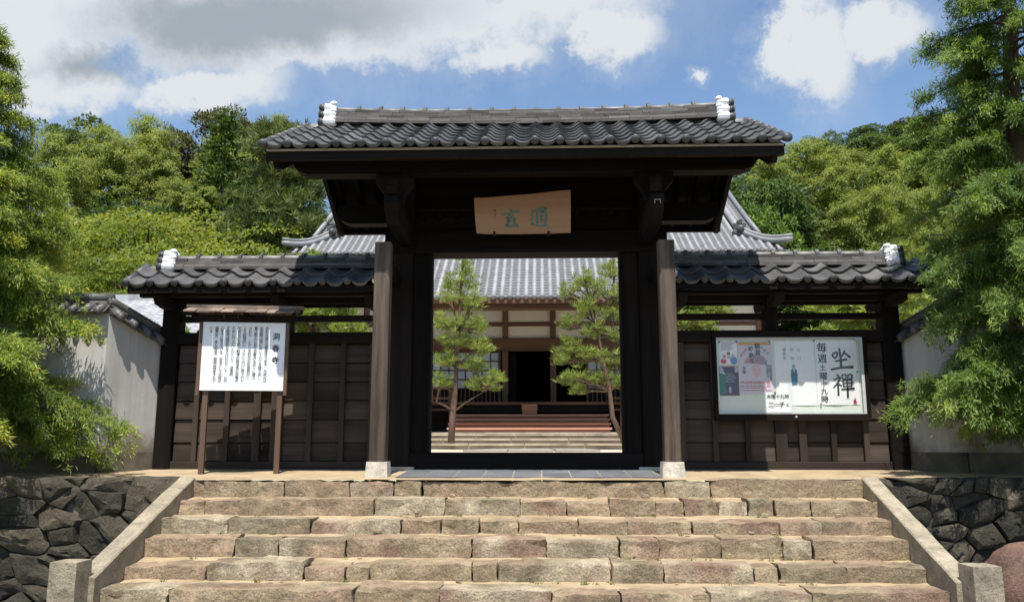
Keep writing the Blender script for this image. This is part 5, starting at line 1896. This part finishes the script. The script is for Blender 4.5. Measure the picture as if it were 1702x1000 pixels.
L_map = leaf_mat("maple_leaf", (0.070, 0.115, 0.014), (0.19, 0.24, 0.030), (0.34, 0.33, 0.05), trans=0.45)
L_brd = leaf_mat("broad_leaf", (0.030, 0.062, 0.014), (0.085, 0.145, 0.032), (0.15, 0.215, 0.055), trans=0.32)
L_brdL = leaf_mat("broad_leaf_fresh", (0.065, 0.13, 0.022), (0.16, 0.265, 0.042), (0.26, 0.34, 0.065), trans=0.4)
L_brdM = leaf_mat("broad_leaf_mid", (0.045, 0.082, 0.022), (0.12, 0.18, 0.05), (0.19, 0.25, 0.08), trans=0.35)
L_brn = leaf_mat("broad_leaf_bronze", (0.048, 0.060, 0.018), (0.115, 0.125, 0.036), (0.18, 0.17, 0.055), trans=0.32)
L_pin = leaf_mat("pine_needle", (0.11, 0.165, 0.034), (0.29, 0.36, 0.085), (0.42, 0.49, 0.15), trans=0.35)
L_pinD = leaf_mat("pine_needle_dark", (0.045, 0.075, 0.020), (0.125, 0.165, 0.048), (0.20, 0.23, 0.075), trans=0.3)


def tree(name, label, cat, loc, parts, rot=0.0, scale=(1, 1, 1), group=None):
    """parts: (name, mesh) in local coordinates"""
    o = bpy.data.objects.new(name, None)
    o.empty_display_size = 0.3
    COL.objects.link(o)
    o.location = loc; o.rotation_euler = (0, 0, 0.55 * math.sin(rot * 2.3)); o.scale = (scale[0] * (-1 if math.sin(rot * 5.1) < 0 else 1), scale[1], scale[2])
    meta(o, label, cat, group)
    for (n, me) in parts:
        c = bpy.data.objects.new(n, me)
        COL.objects.link(c); c.parent = o
    return o


# ---------- drooping cypress either side of the stairs
def cypress(seed, Ht, rad, mat, wall_y, lean=0.0, nbr=150, keep=None, z0=0.5):
    g = np.random.default_rng(seed); r = random.Random(seed)
    wood_b = MB()
    tp = [(lean * (z / Ht) ** 1.2 + 0.05 * math.sin(z * 1.3), 0.04 * math.sin(z * 1.7), z) for z in np.linspace(-0.2, Ht, 14)]
    wood_b.tube(tp, [0.15 * (1 - 0.9 * i / 13) + 0.012 for i in range(14)], 9)
    F_, T_ = [], []
    for i in range(nbr):
        z = z0 + (Ht - z0 - 0.1) * (i + r.uniform(0, 0.9)) / nbr
        t = z / Ht
        az = i * 2.39996 + r.uniform(-0.5, 0.5)
        L_ = rad * min(1.0, 1.15 * (1 - t) ** 0.9) * r.uniform(0.62, 1.10) + 0.10
        if t < 0.10: L_ *= 0.85
        dx, dy = math.cos(az), math.sin(az)
        # shorter against the white wall behind
        if dy > 0 and z < 2.4:
            L_ = min(L_, (wall_y - 0.12) / max(dy, 0.05))
        thin = 0.35 if keep and not keep(dx, dy, z, L_) else 1.0      # sparser on the side turned away from the steps
        p0 = np.array([lean * t ** 1.2, 0, z])
        rise = r.uniform(0.05, 0.28)
        # branch path: out and slightly up, then nodding
        ts = np.linspace(0, 1, 8)
        path = p0 + np.outer(ts * L_, [dx, dy, 0]) + np.outer(L_ * (rise * ts - 0.34 * ts ** 2.2), [0, 0, 1])
        path += np.outer(ts * L_ * r.uniform(-0.12, 0.12), [-dy, dx, 0])
        wood_b.tube([tuple(q) for q in path], list(np.linspace(0.022, 0.004, 8)), 5, caps=False)
        ntw = int((9 + 15 * L_) * (0.4 if z > 6.2 else 1.0) * thin)
        tt = np.sort(g.uniform(0.18, 1.0, ntw))
        tone = r.uniform(-0.14, 0.14)
        for t_ in tt:
            k = t_ * 7; a = int(min(k, 6)); q0 = path[a] + (path[a + 1] - path[a]) * (k - a)
            side = r.choice((-1, 1))
            tl = L_ * (0.12 + 0.24 * (1 - t_)) * r.uniform(0.7, 1.25) + 0.09
            d = np.array([dx * 0.75 - dy * side * r.uniform(0.3, 0.9), dy * 0.75 + dx * side * r.uniform(0.3, 0.9), r.uniform(-0.45, 0.55)])
            d /= np.linalg.norm(d)
            ns = max(3, int(tl / 0.040))
            s = (np.arange(ns) + g.uniform(0, 1, ns)) / ns
            pts = q0 + np.outer(s * tl, d) + np.outer(-0.45 * tl * s ** 2, [0, 0, 1])
            # each spray: fan of thread-like leaflets nodding at the tip
            m = 16
            P = np.repeat(pts, m, axis=0) + g.normal(0, 0.030, (ns * m, 3))
            sp = np.repeat(s, m)
            D = d * 0.7 + g.normal(0, 0.50, (ns * m, 3)); D[:, 2] -= 0.05 + 1.05 * g.uniform(0, 1, ns * m) ** 1.6
            Nn = g.normal(0, 0.40, (ns * m, 3)) + np.array([dx * 0.35, dy * 0.35 - 0.45, 0.9])
            ln = g.uniform(0.03, 0.095, ns * m)
            F_.append(leaves(P, D, Nn, ln, g.uniform(0.0040, 0.0075, ns * m)))
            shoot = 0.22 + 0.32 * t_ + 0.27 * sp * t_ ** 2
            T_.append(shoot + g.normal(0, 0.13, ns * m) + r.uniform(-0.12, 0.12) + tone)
    V = np.concatenate(F_); T = np.concatenate(T_)
    print("cypress leaflets", len(V))
    return wood_b.mesh("cypress_wood", M_bark, True), np_mesh("cypress_crown", V, mat, T)


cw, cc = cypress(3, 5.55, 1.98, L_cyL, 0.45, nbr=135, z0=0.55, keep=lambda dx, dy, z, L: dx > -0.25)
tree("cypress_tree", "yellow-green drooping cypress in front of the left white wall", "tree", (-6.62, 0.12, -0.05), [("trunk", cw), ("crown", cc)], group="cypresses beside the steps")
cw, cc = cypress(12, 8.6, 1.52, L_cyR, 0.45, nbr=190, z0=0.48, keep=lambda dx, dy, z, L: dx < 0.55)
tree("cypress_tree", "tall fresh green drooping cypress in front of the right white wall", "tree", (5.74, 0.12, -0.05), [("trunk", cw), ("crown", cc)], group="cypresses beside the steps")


# ---------- pines
def tufts(g, C, per, ln, wd, upw=0.55):
    n = len(C)
    P = np.repeat(C, per, axis=0)
    D = rdir(g, n * per); D[:, 2] = np.abs(D[:, 2]) * 1.1 + upw * 0.35
    V = leaves(P, D, rdir(g, n * per), g.uniform(0.7, 1.1, n * per) * ln, np.full(n * per, wd))
    T = np.repeat(g.uniform(0.2, 0.85, n), per) + g.normal(0, 0.08, n * per)
    return V, T


def pad_points(g, c, r, n):
    d = rdir(g, n); rad = g.uniform(0.25, 1.0, (n, 1)) ** 0.5
    p = d * rad * np.array(r)
    p[:, 2] = np.where(p[:, 2] < 0, p[:, 2] * 0.6, p[:, 2] * (0.7 + 0.9 * g.uniform(0, 1, n)))
    p[:, :2] *= 1.0 + 0.25 * np.sin(np.arctan2(p[:, 1], p[:, 0]) * 5 + c[2] * 9)[:, None]
    return p + np.array(c)


def pine_from(name, trunk, pads, seed, dens=58, per=15, ln=0.21, wd=0.0078, mat=None, bark=None):
    """trunk: list of (points, r0, r1); pads: (x, y, z, rx, ry, rz)"""
    g = np.random.default_rng(seed)
    b = MB()
    allp = []
    limbs = []
    for q_, (pts, r0, r1) in enumerate(trunk):
        (b if q_ == 0 else MB()).tube(pts, list(np.linspace(r0, r1, len(pts))), 8)
        if q_: limbs.append(MB().tube(pts, list(np.linspace(r0, r1, len(pts))), 8).mesh(name + "_limb", bark or M_barkred, True))
        allp += [Vector(p) for p in pts]
    Vs, Ts = [], []
    for (x, y, z, rx, ry, rz_) in pads:
        n = max(12, int(dens * (rx * ry * 4)))
        C = pad_points(g, (x, y, z), (rx, ry, rz_), n)
        V, T = tufts(g, C, per, ln, wd)
        Vs.append(V); Ts.append(T)
        c = Vector((x, y, z - rz_ * 0.3))
        near = min(allp, key=lambda q: (q - c).length + max(0, q.z - c.z) * 2)
        mid = near.lerp(c, 0.5) + Vector((0, 0, 0.05))
        b.tube([near, mid, c], [0.035, 0.024, 0.012], 6)
        for k in range(5):
            e = C[g.integers(0, n)]
            b.tube([mid, c.lerp(Vector(e), 0.5), Vector(e)], [0.014, 0.009, 0.004], 4, caps=False)
    return b.mesh(name + "_wood", bark or M_barkred, True), np_mesh(name + "_crown", np.concatenate(Vs), mat or L_pin, np.concatenate(Ts)), limbs


def px2(u, v):       # measured off the picture at the pines' own distance, 22.3 m
    return ((u - 878) / 61.2, (752 - v) / 61.2)


def court_pine(trunk_px, pads_px, bx, seed):
    r = random.Random(seed)
    tr = []
    for (pl, r0, r1) in trunk_px:
        tr.append(([((px2(u, v)[0] - bx), dy, px2(u, v)[1]) for (u, v, dy) in pl], r0, r1))
    pads = []
    for (u, v, ru, rv) in pads_px:
        x, z = px2(u, v)
        for k in range(2):
            pads.append((x - bx + r.uniform(-0.05, 0.05), (-0.35 if k == 0 else 0.4) + r.uniform(-0.15, 0.15), z + r.uniform(-0.05, 0.05), ru / 61.2 * 0.84, 0.32, rv / 61.2 * 1.2))
    return tr, pads


bxL = px2(745, 740)[0]
tr, pads = court_pine([([(745, 742, 0), (747, 700, 0), (750, 662, 0.02), (752, 620, 0.03), (756, 560, 0), (757, 500, 0), (760, 440, 0)], 0.095, 0.02), ([(748, 690, 0), (735, 682, -0.1), (722, 676, -0.2)], 0.035, 0.02), ([(748, 692, 0), (770, 676, -0.1), (800, 658, -0.15)], 0.032, 0.012)],
                      [(764, 448, 20, 22), (758, 478, 38, 16), (742, 508, 26, 15), (778, 514, 26, 14), (733, 548, 26, 15), (775, 552, 32, 15), (748, 580, 34, 14), (792, 590, 24, 12), (733, 612, 24, 13), (780, 618, 26, 12), (731, 648, 18, 12), (795, 650, 36, 9), (818, 640, 15, 8)], bxL, 1)
w_, c_, l_ = pine_from("court_pine", tr, pads, 21)
tree("pine_tree", "slender young pine with one straight stem left of the hall steps", "tree", (bxL, 13.0, 0.22), [("trunk", w_), ("crown", c_)] + [("limb", q) for q in l_], group="courtyard pines")
bxR = px2(1020, 740)[0]
tr, pads = court_pine([([(1022, 742, 0), (1022, 705, 0), (1024, 660, 0), (1018, 610, 0), (1008, 570, 0), (1006, 520, 0), (1012, 470, 0)], 0.10, 0.03), ([(1020, 735, 0), (1004, 700, -0.1), (1000, 660, -0.2), (990, 610, -0.25), (982, 560, -0.25), (975, 520, -0.2)], 0.075, 0.025)],
                      [(1010, 462, 26, 18), (958, 482, 20, 12), (978, 494, 26, 12), (1016, 500, 20, 14), (935, 498, 16, 9), (965, 526, 30, 13), (1005, 538, 24, 13), (940, 552, 22, 11), (980, 566, 32, 13), (1018, 576, 20, 14), (938, 590, 26, 12), (962, 606, 30, 12), (1004, 612, 26, 13), (925, 612, 14, 8), (942, 640, 26, 11), (985, 640, 32, 12), (1018, 648, 18, 11), (950, 660, 16, 8)], bxR, 2)
w_, c_, l_ = pine_from("court_pine_forked", tr, pads, 22)
tree("pine_tree", "forked red-barked pine right of the hall steps", "tree", (bxR, 13.0, 0.22), [("trunk", w_), ("crown", c_)] + [("limb", q) for q in l_], group="courtyard pines")


def generic_pine(name, seed, Ht, spread, npad, dens, per, ln, wd, mat, crown0=0.35):
    r = random.Random(seed)
    tp = [(0.25 * math.sin(z * 0.9 + seed) * z / Ht * spread * 0.3, 0.1 * math.sin(z * 1.1), z) for z in np.linspace(0, Ht * 0.97, 9)]
    pads = []
    for i in range(npad):
        t = crown0 + (1 - crown0) * (i + 0.5) / npad
        L_ = spread * (1 - t) ** 0.6 * r.uniform(0.35, 1.0)
        az = i * 2.4 + r.uniform(-0.4, 0.4)
        s = spread * r.uniform(0.20, 0.34)
        pads.append((math.cos(az) * L_, math.sin(az) * L_, Ht * t, s * 1.25, s * 1.1, s * 0.42))
    return pine_from(name, [(tp, Ht * 0.024, Ht * 0.006)], pads, seed, dens, per, ln, wd, mat)


pA = generic_pine("side_pine", 31, 4.7, 2.1, 16, 90, 16, 0.19, 0.013, L_pin, 0.42)
tree("pine_tree", "bushy pine seen through the slats of the left wing wall", "tree", (-5.6, 11.5, 0.2), [("trunk", pA[0]), ("crown", pA[1])], 0.4, group="courtyard pines")
tree("pine_tree", "pine seen through the slats beside the right front post", "tree", (3.9, 12.3, 0.2), [("trunk", pA[0]), ("crown", pA[1])], 2.1, (0.85, 0.85, 0.97), group="courtyard pines")
tree("pine_tree", "red-barked pine seen through the slats above the notice board", "tree", (8.6, 12.0, 0.2), [("trunk", pA[0]), ("crown", pA[1])], 4.0, (1.15, 1.15, 1.0), group="courtyard pines")
pB = generic_pine("tall_pine", 35, 13.4, 4.2, 30, 12, 16, 0.42, 0.022, L_pinD, 0.30)
tree("pine_tree", "tall dark pine rising beside the left end of the gate roof", "tree", (-10.9, 25.0, 0.2), [("trunk", pB[0]), ("crown", pB[1])], 0.8)


# ---------- broadleaf trees, maples, bamboo, conifers
def broad(name, seed, Ht, rad, mat, nclump, per, lsize, zlo=0.3, flat_=1.0, bark=None):
    g = np.random.default_rng(seed); r = random.Random(seed)
    b = MB()
    b.tube([(0, 0, 0), (0.1, 0.05, Ht * 0.25), (-0.05, 0.1, Ht * 0.5), (0.05, 0, Ht * 0.8)], [Ht * 0.028, Ht * 0.022, Ht * 0.015, Ht * 0.005], 8)
    Vs, Ts = [], []
    cz, rz_ = Ht * (zlo + 1) / 2, Ht * (1 - zlo) / 2
    lob = [(rdir(g, 1)[0] * np.array([rad * 0.72, rad * 0.72, rz_ * 0.70]) * r.uniform(0.6, 1.1), r.uniform(0.26, 0.46)) for _ in range(11)]
    for i in range(nclump):
        if i % 7 == 0:
            d = rdir(g, 1)[0]; c = d * r.uniform(0.1, 0.7) * np.array([rad, rad, rz_])
        else:
            o, k = lob[i % 11]
            c = o + rdir(g, 1)[0] * np.array([rad, rad, rz_]) * k * r.uniform(0.75, 1.0)
        c = c + np.array([0, 0, cz])
        if c[2] < Ht * zlo * 0.8: c[2] = Ht * zlo
        s = rad * r.uniform(0.11, 0.20)
        d = rdir(g, per); d[:, 2] = np.abs(d[:, 2]) * 1.0 - 0.25
        P = c + d * (g.uniform(0.35, 1.0, (per, 1)) ** 0.6) * np.array([s * 1.15, s * 1.15, s * 0.75 * flat_])
        D = unit(d + g.normal(0, 0.6, (per, 3))); Nn = unit(d * 0.35 + np.array([0, -0.45, 0.9]) + g.normal(0, 0.35, (per, 3)))
        Vs.append(leaves(P, D, Nn, g.uniform(0.7, 1.3, per) * lsize, g.uniform(0.26, 0.42, per) * lsize))
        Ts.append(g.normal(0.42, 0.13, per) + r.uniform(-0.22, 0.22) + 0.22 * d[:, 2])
        if i % 5 == 0:
            st = Vector((0, 0, max(Ht * 0.2, c[2] * 0.55)))
            b.tube([st, st.lerp(Vector(c), 0.5) + Vector((0, 0, 0.2)), Vector(c)], [Ht * 0.010, Ht * 0.007, Ht * 0.002], 5, caps=False)
    return b.mesh(name + "_wood", bark or M_bark, True), np_mesh(name + "_crown", np.concatenate(Vs), mat, np.concatenate(Ts))


def maple(name, seed, Ht, rad, mat, nlayer=40, per=420, lsize=0.13):
    """spreading shelves of fine foliage"""
    g = np.random.default_rng(seed); r = random.Random(seed)
    b = MB()
    b.tube([(0, 0, 0), (0.1, 0, Ht * 0.3), (0.0, 0.1, Ht * 0.6), (0.1, 0, Ht * 0.9)], [0.16, 0.12, 0.08, 0.03], 8)
    Vs, Ts = [], []
    for i in range(nlayer):
        t = 0.28 + 0.72 * (i + r.random()) / nlayer
        L_ = rad * math.sin(math.pi * min(1, (1.06 - t) * 1.05)) ** 0.7 * r.uniform(0.35, 1.0)
        az = i * 2.4 + r.uniform(-0.5, 0.5)
        c = np.array([math.cos(az) * L_, math.sin(az) * L_, Ht * t - 0.12 * L_])
        s = rad * r.uniform(0.24, 0.42)
        n = int(per * (s / (rad * 0.33)) ** 2)
        a = g.uniform(0, 2 * math.pi, n); q = np.sqrt(g.uniform(0, 1, n)) * s
        P = np.stack([c[0] + np.cos(a) * q, c[1] + np.sin(a) * q, c[2] - 0.22 * q ** 2 / s + g.normal(0, 0.055 * Ht / 6, n) + 0.10 * np.sin(a * 3 + i) * q], axis=1)
        D = np.stack([np.cos(a), np.sin(a), np.full(n, -0.35)], axis=1) + g.normal(0, 0.55, (n, 3))
        Nn = np.array([0, -0.4, 0.9]) + g.normal(0, 0.3, (n, 3))
        Vs.append(leaves(P, D, Nn, g.uniform(0.7, 1.3, n) * lsize, g.uniform(0.22, 0.36, n) * lsize))
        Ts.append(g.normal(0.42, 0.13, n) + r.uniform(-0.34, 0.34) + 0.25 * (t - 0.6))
        b.tube([(0.05, 0, Ht * t * 0.6), tuple(c * 0.55 + np.array([0, 0, Ht * t * 0.4])), tuple(c)], [0.05, 0.03, 0.012], 5, caps=False)
    return b.mesh(name + "_wood", M_bark, True), np_mesh(name + "_crown", np.concatenate(Vs), mat, np.concatenate(Ts))


def bamboo(name, seed, Ht, mat, lsize=0.20, spread=1.5, nodes=42, per=150):
    """one arching culm with feathery whorls"""
    g = np.random.default_rng(seed); r = random.Random(seed)
    b = MB()
    az0 = r.uniform(0, 6.28); lean = Ht * r.uniform(0.05, 0.11)
    ts = np.linspace(0, 1, 14)
    cu = np.stack([math.cos(az0) * lean * ts ** 2.6, math.sin(az0) * lean * ts ** 2.6, Ht * (ts - 0.03 * ts ** 5)], axis=1)
    b.tube([tuple(q) for q in cu], list(np.linspace(0.055, 0.010, 14)), 6)
    Vs, Ts = [], []
    for i in range(nodes):
        t = 0.30 + 0.70 * (i + r.random() * 0.8) / nodes
        k = t * 13; a_ = int(min(k, 12)); c = cu[a_] + (cu[a_ + 1] - cu[a_]) * (k - a_)
        for q in range(3):
            az = r.uniform(0, 6.28)
            L_ = spread * (0.35 + 0.65 * math.sin(math.pi * min(1.0, (1.03 - t) * 1.25 + 0.06))) * r.uniform(0.6, 1.1)
            o = np.array([math.cos(az), math.sin(az), 0.0])
            n = int(per * L_ / spread) + 8
            s = g.uniform(0.12, 1, n)
            P = c + np.outer(s * L_, o) + np.outer(L_ * (0.40 * s - 0.50 * s ** 2), [0, 0, 1]) + g.normal(0, 0.12, (n, 3)) * np.array([1, 1, 0.8])
            D = o * 0.7 + np.array([0, 0, -0.35]) + g.normal(0, 0.45, (n, 3))
            Nn = np.array([0, -0.45, 0.9]) + o * 0.25 + g.normal(0, 0.35, (n, 3))
            Vs.append(leaves(P, D, Nn, g.uniform(0.7, 1.25, n) * lsize, g.uniform(0.09, 0.14, n) * lsize))
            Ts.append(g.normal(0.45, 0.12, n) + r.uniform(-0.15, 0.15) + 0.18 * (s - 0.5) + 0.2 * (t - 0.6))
    return b.mesh(name + "_culm", M_culm, True), np_mesh(name + "_crown", np.concatenate(Vs), mat, np.concatenate(Ts))


def cedar(name, seed, Ht, rad, mat, nb=90, per=80, lsize=0.3):
    g = np.random.default_rng(seed); r = random.Random(seed)
    b = MB().tube([(0, 0, 0), (0, 0, Ht * 0.5), (0, 0, Ht)], [0.18, 0.11, 0.02], 8)
    Vs, Ts = [], []
    for i in range(nb):
        t = 0.12 + 0.87 * (i + r.random()) / nb
        L_ = rad * (1 - t) ** 0.75 * r.uniform(0.7, 1.1) + 0.15
        az = i * 2.4; o = np.array([math.cos(az), math.sin(az), 0])
        n = int(per * (0.4 + L_ / rad))
        s = g.uniform(0.15, 1, n) ** 0.8
        P = np.array([0, 0, Ht * t]) + np.outer(s * L_, o) + np.outer(-0.35 * L_ * s ** 1.5, [0, 0, 1]) + g.normal(0, 0.16, (n, 3)) * (0.5 + L_ / rad)
        D = o * 0.8 + np.array([0, 0, 0.1]) + g.normal(0, 0.55, (n, 3))
        Vs.append(leaves(P, D, np.array([0, -0.4, 0.9]) + g.normal(0, 0.35, (n, 3)), g.uniform(0.7, 1.2, n) * lsize, g.uniform(0.14, 0.24, n) * lsize))
        Ts.append(g.normal(0.4, 0.14, n) + 0.25 * (s - 0.6) + r.uniform(-0.1, 0.1))
    return b.mesh(name + "_wood", M_bark, True), np_mesh(name + "_crown", np.concatenate(Vs), mat, np.concatenate(Ts))


B1 = broad("broadleaf_a", 41, 9.0, 3.6, L_brd, 260, 130, 0.17)
B2 = broad("broadleaf_b", 42, 9.0, 3.4, L_brdL, 260, 130, 0.17)
B3 = broad("broadleaf_c", 43, 9.0, 4.0, L_brn, 260, 130, 0.17, zlo=0.4)
B4 = broad("broadleaf_d", 44, 9.0, 3.6, L_brdM, 190, 120, 0.17, zlo=0.35)
MP1 = maple("maple_a", 51, 7.0, 3.6, L_map)
MP2 = maple("maple_b", 52, 6.5, 3.9, L_map)
BA = [bamboo("bamboo_%d" % k, 60 + k, 11.0, L_bam) for k in range(3)]
BR = [bamboo("bamboo_g%d" % k, 70 + k, 11.0, L_bamR) for k in range(3)]
CD = cedar("cedar_a", 81, 11.0, 2.6, L_brd)
SH = broad("round_shrub", 91, 12.0, 1.7, L_bam, 150, 130, 0.13, zlo=0.62)


def put(name, label, cat, proto, x, y, top, h0, rot, sc=None, group=None, trunk="trunk", wide=1.0, sink=0.0):
    """stand a copy on the terrain, scaled so that its top reaches the given height"""
    zg = (hill_z(x, y) if y >= 30 else 0.2) - 0.1 - sink
    s = (top - zg) / h0
    w_ = s * wide
    return tree(name, label, cat, (x, y, zg), [(trunk, proto[0]), ("crown", proto[1])], rot, (w_, w_, s), group)


# left hillside, back row
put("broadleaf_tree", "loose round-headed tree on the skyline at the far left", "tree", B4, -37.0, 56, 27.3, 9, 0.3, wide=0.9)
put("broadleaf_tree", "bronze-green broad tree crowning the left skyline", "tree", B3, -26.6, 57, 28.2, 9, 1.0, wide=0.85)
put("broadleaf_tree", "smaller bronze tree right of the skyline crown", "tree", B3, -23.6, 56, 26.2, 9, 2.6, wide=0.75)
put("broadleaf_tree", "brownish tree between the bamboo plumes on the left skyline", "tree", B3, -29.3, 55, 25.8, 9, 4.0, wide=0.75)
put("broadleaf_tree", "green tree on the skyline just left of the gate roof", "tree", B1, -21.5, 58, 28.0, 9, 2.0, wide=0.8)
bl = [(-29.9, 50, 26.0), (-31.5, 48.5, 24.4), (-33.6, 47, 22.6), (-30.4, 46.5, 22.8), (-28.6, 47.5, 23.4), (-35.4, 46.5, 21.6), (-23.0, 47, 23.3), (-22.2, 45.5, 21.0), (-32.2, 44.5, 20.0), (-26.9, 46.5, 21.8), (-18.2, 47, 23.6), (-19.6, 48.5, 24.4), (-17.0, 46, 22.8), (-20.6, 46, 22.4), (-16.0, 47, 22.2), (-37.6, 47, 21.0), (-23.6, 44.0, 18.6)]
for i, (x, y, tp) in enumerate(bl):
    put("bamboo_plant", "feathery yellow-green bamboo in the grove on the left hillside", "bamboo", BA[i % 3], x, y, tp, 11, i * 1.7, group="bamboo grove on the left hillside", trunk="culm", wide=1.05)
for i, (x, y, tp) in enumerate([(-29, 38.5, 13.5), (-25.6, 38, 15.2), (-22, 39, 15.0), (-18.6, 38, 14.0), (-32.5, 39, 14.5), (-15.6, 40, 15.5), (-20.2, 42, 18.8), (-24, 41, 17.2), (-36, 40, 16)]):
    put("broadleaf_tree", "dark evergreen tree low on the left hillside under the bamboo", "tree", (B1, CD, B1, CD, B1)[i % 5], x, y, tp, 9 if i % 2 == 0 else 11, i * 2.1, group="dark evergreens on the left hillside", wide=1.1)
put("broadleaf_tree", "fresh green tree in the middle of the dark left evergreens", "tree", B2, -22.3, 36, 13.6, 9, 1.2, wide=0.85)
put("broadleaf_tree", "dark tree between the tall pine and the left hall roof corner", "tree", B1, -8.6, 37, 14.2, 9, 1.0, wide=1.0)
put("shrub", "pale round bush standing out on the left hillside", "shrub", SH, -18.9, 34.6, 14.6, 12.0, 0.5, wide=0.95)
for i, (x, y, tp, P_) in enumerate([(-15.6, 23, 9.4, MP1), (-12.2, 26, 9.8, MP2), (-19.3, 24, 9.6, MP2), (-14.2, 19.4, 7.0, MP1), (-11.6, 21.5, 7.8, MP2), (-17.8, 19.5, 7.4, MP1), (-21.5, 27, 10.5, MP1), (-16.5, 29, 11.2, MP2)]):
    put("maple_tree", "spreading yellow-green maple over the left wing roof", "tree", P_, x, y, tp, 7.0 if P_ is MP1 else 6.5, i * 1.3, group="maples behind the left wall")
put("shrub", "light green bush between the left white wall and the wing wall", "shrub", B2, -6.6, 5.6, 2.72, 9, 0.9, wide=0.55)
# right hillside
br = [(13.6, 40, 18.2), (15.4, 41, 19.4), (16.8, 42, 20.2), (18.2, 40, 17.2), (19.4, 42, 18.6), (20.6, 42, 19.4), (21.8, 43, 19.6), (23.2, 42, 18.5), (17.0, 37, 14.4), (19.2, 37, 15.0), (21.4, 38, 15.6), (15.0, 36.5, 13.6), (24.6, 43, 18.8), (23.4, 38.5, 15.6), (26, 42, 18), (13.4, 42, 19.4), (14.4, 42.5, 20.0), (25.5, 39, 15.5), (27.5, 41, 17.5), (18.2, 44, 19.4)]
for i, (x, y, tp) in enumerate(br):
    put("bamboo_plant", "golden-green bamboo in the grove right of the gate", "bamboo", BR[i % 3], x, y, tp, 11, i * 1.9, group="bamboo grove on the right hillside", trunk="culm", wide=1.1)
put("broadleaf_tree", "bright green tree just right of the hall roof", "tree", B2, 10.4, 31.5, 13.0, 9, 0.4, wide=0.62)
put("broadleaf_tree", "small bronze bush beside the bright green tree right of the gate", "tree", B3, 8.6, 33, 12.6, 9, 2.4, wide=0.5)
put("broadleaf_tree", "loose tree breaking the right skyline above the bamboo", "tree", B4, 24.6, 60, 27.0, 9, 1.5, wide=0.72)
put("broadleaf_tree", "dark tree left of the right skyline break", "tree", B1, 20.5, 60, 24.5, 9, 3.0, wide=0.8)
for i, (x, y, tp, P_) in enumerate([(30, 64, 28.6, B1), (34.5, 68, 30.6, B3), (38.5, 70, 31.5, B1), (43, 72, 32.0, B4), (28, 58, 25.2, B4), (33, 60, 26.6, B1), (38, 62, 27.6, B1), (47, 70, 31.5, B1)]):
    put("broadleaf_tree", "wooded crown on the far right ridge", "tree", P_, x, y, tp, 9, i * 1.1, group="trees on the far right ridge", wide=1.6)
for i, (x, y, tp) in enumerate([(11.8, 37.0, 15.6), (13.0, 35.2, 12.4), (17.5, 34.5, 11.0), (21, 35, 11.5), (24.5, 36, 12.2), (12, 41, 17.0), (28, 37, 13)]):
    put("cedar_tree", "dark evergreen under the golden bamboo", "tree", CD if i % 2 else B1, x, y, tp, 11 if i % 2 else 9, i * 1.7, group="dark evergreens under the right bamboo", wide=1.0)
for i, (x, y, tp) in enumerate([(16.5, 29, 8.6), (20, 29.5, 9.0), (13.2, 29.5, 8.8)]):
    put("shrub", "dark glossy shrub above the right wing roof", "shrub", B1, x, y, tp, 9, i * 2.2, group="shrubs behind the right wing", wide=0.8)
put("pine_tree", "light green young pine poking above the right wing roof", "tree", generic_pine("young_pine", 37, 7.0, 1.6, 14, 40, 16, 0.26, 0.016, L_pin, 0.3), 14.9, 24.5, 8.3, 7.0, 0.2)


# name the trees of a row by their place in it, counted from the left as one looks through the gate
ORD = ["first", "second", "third", "fourth", "fifth", "sixth", "seventh", "eighth", "ninth", "tenth"]
for grp, base in (("maples behind the left wall", "spreading yellow-green maple over the left wing roof"), ("dark evergreens on the left hillside", "dark evergreen low on the left hillside"),
                  ("dark evergreens under the right bamboo", "dark evergreen under the golden bamboo"), ("trees on the far right ridge", "wooded crown on the far right ridge"),
                  ("shrubs behind the right wing", "dark glossy shrub above the right wing roof")):
    row = sorted([o for o in COL.objects if o.get("group") == grp], key=lambda o: (o.location.x - 0.18) / (o.location.y + 9.3))
    for k, o in enumerate(row):
        o["label"] = "%s, %s from the left" % (base, ORD[k])
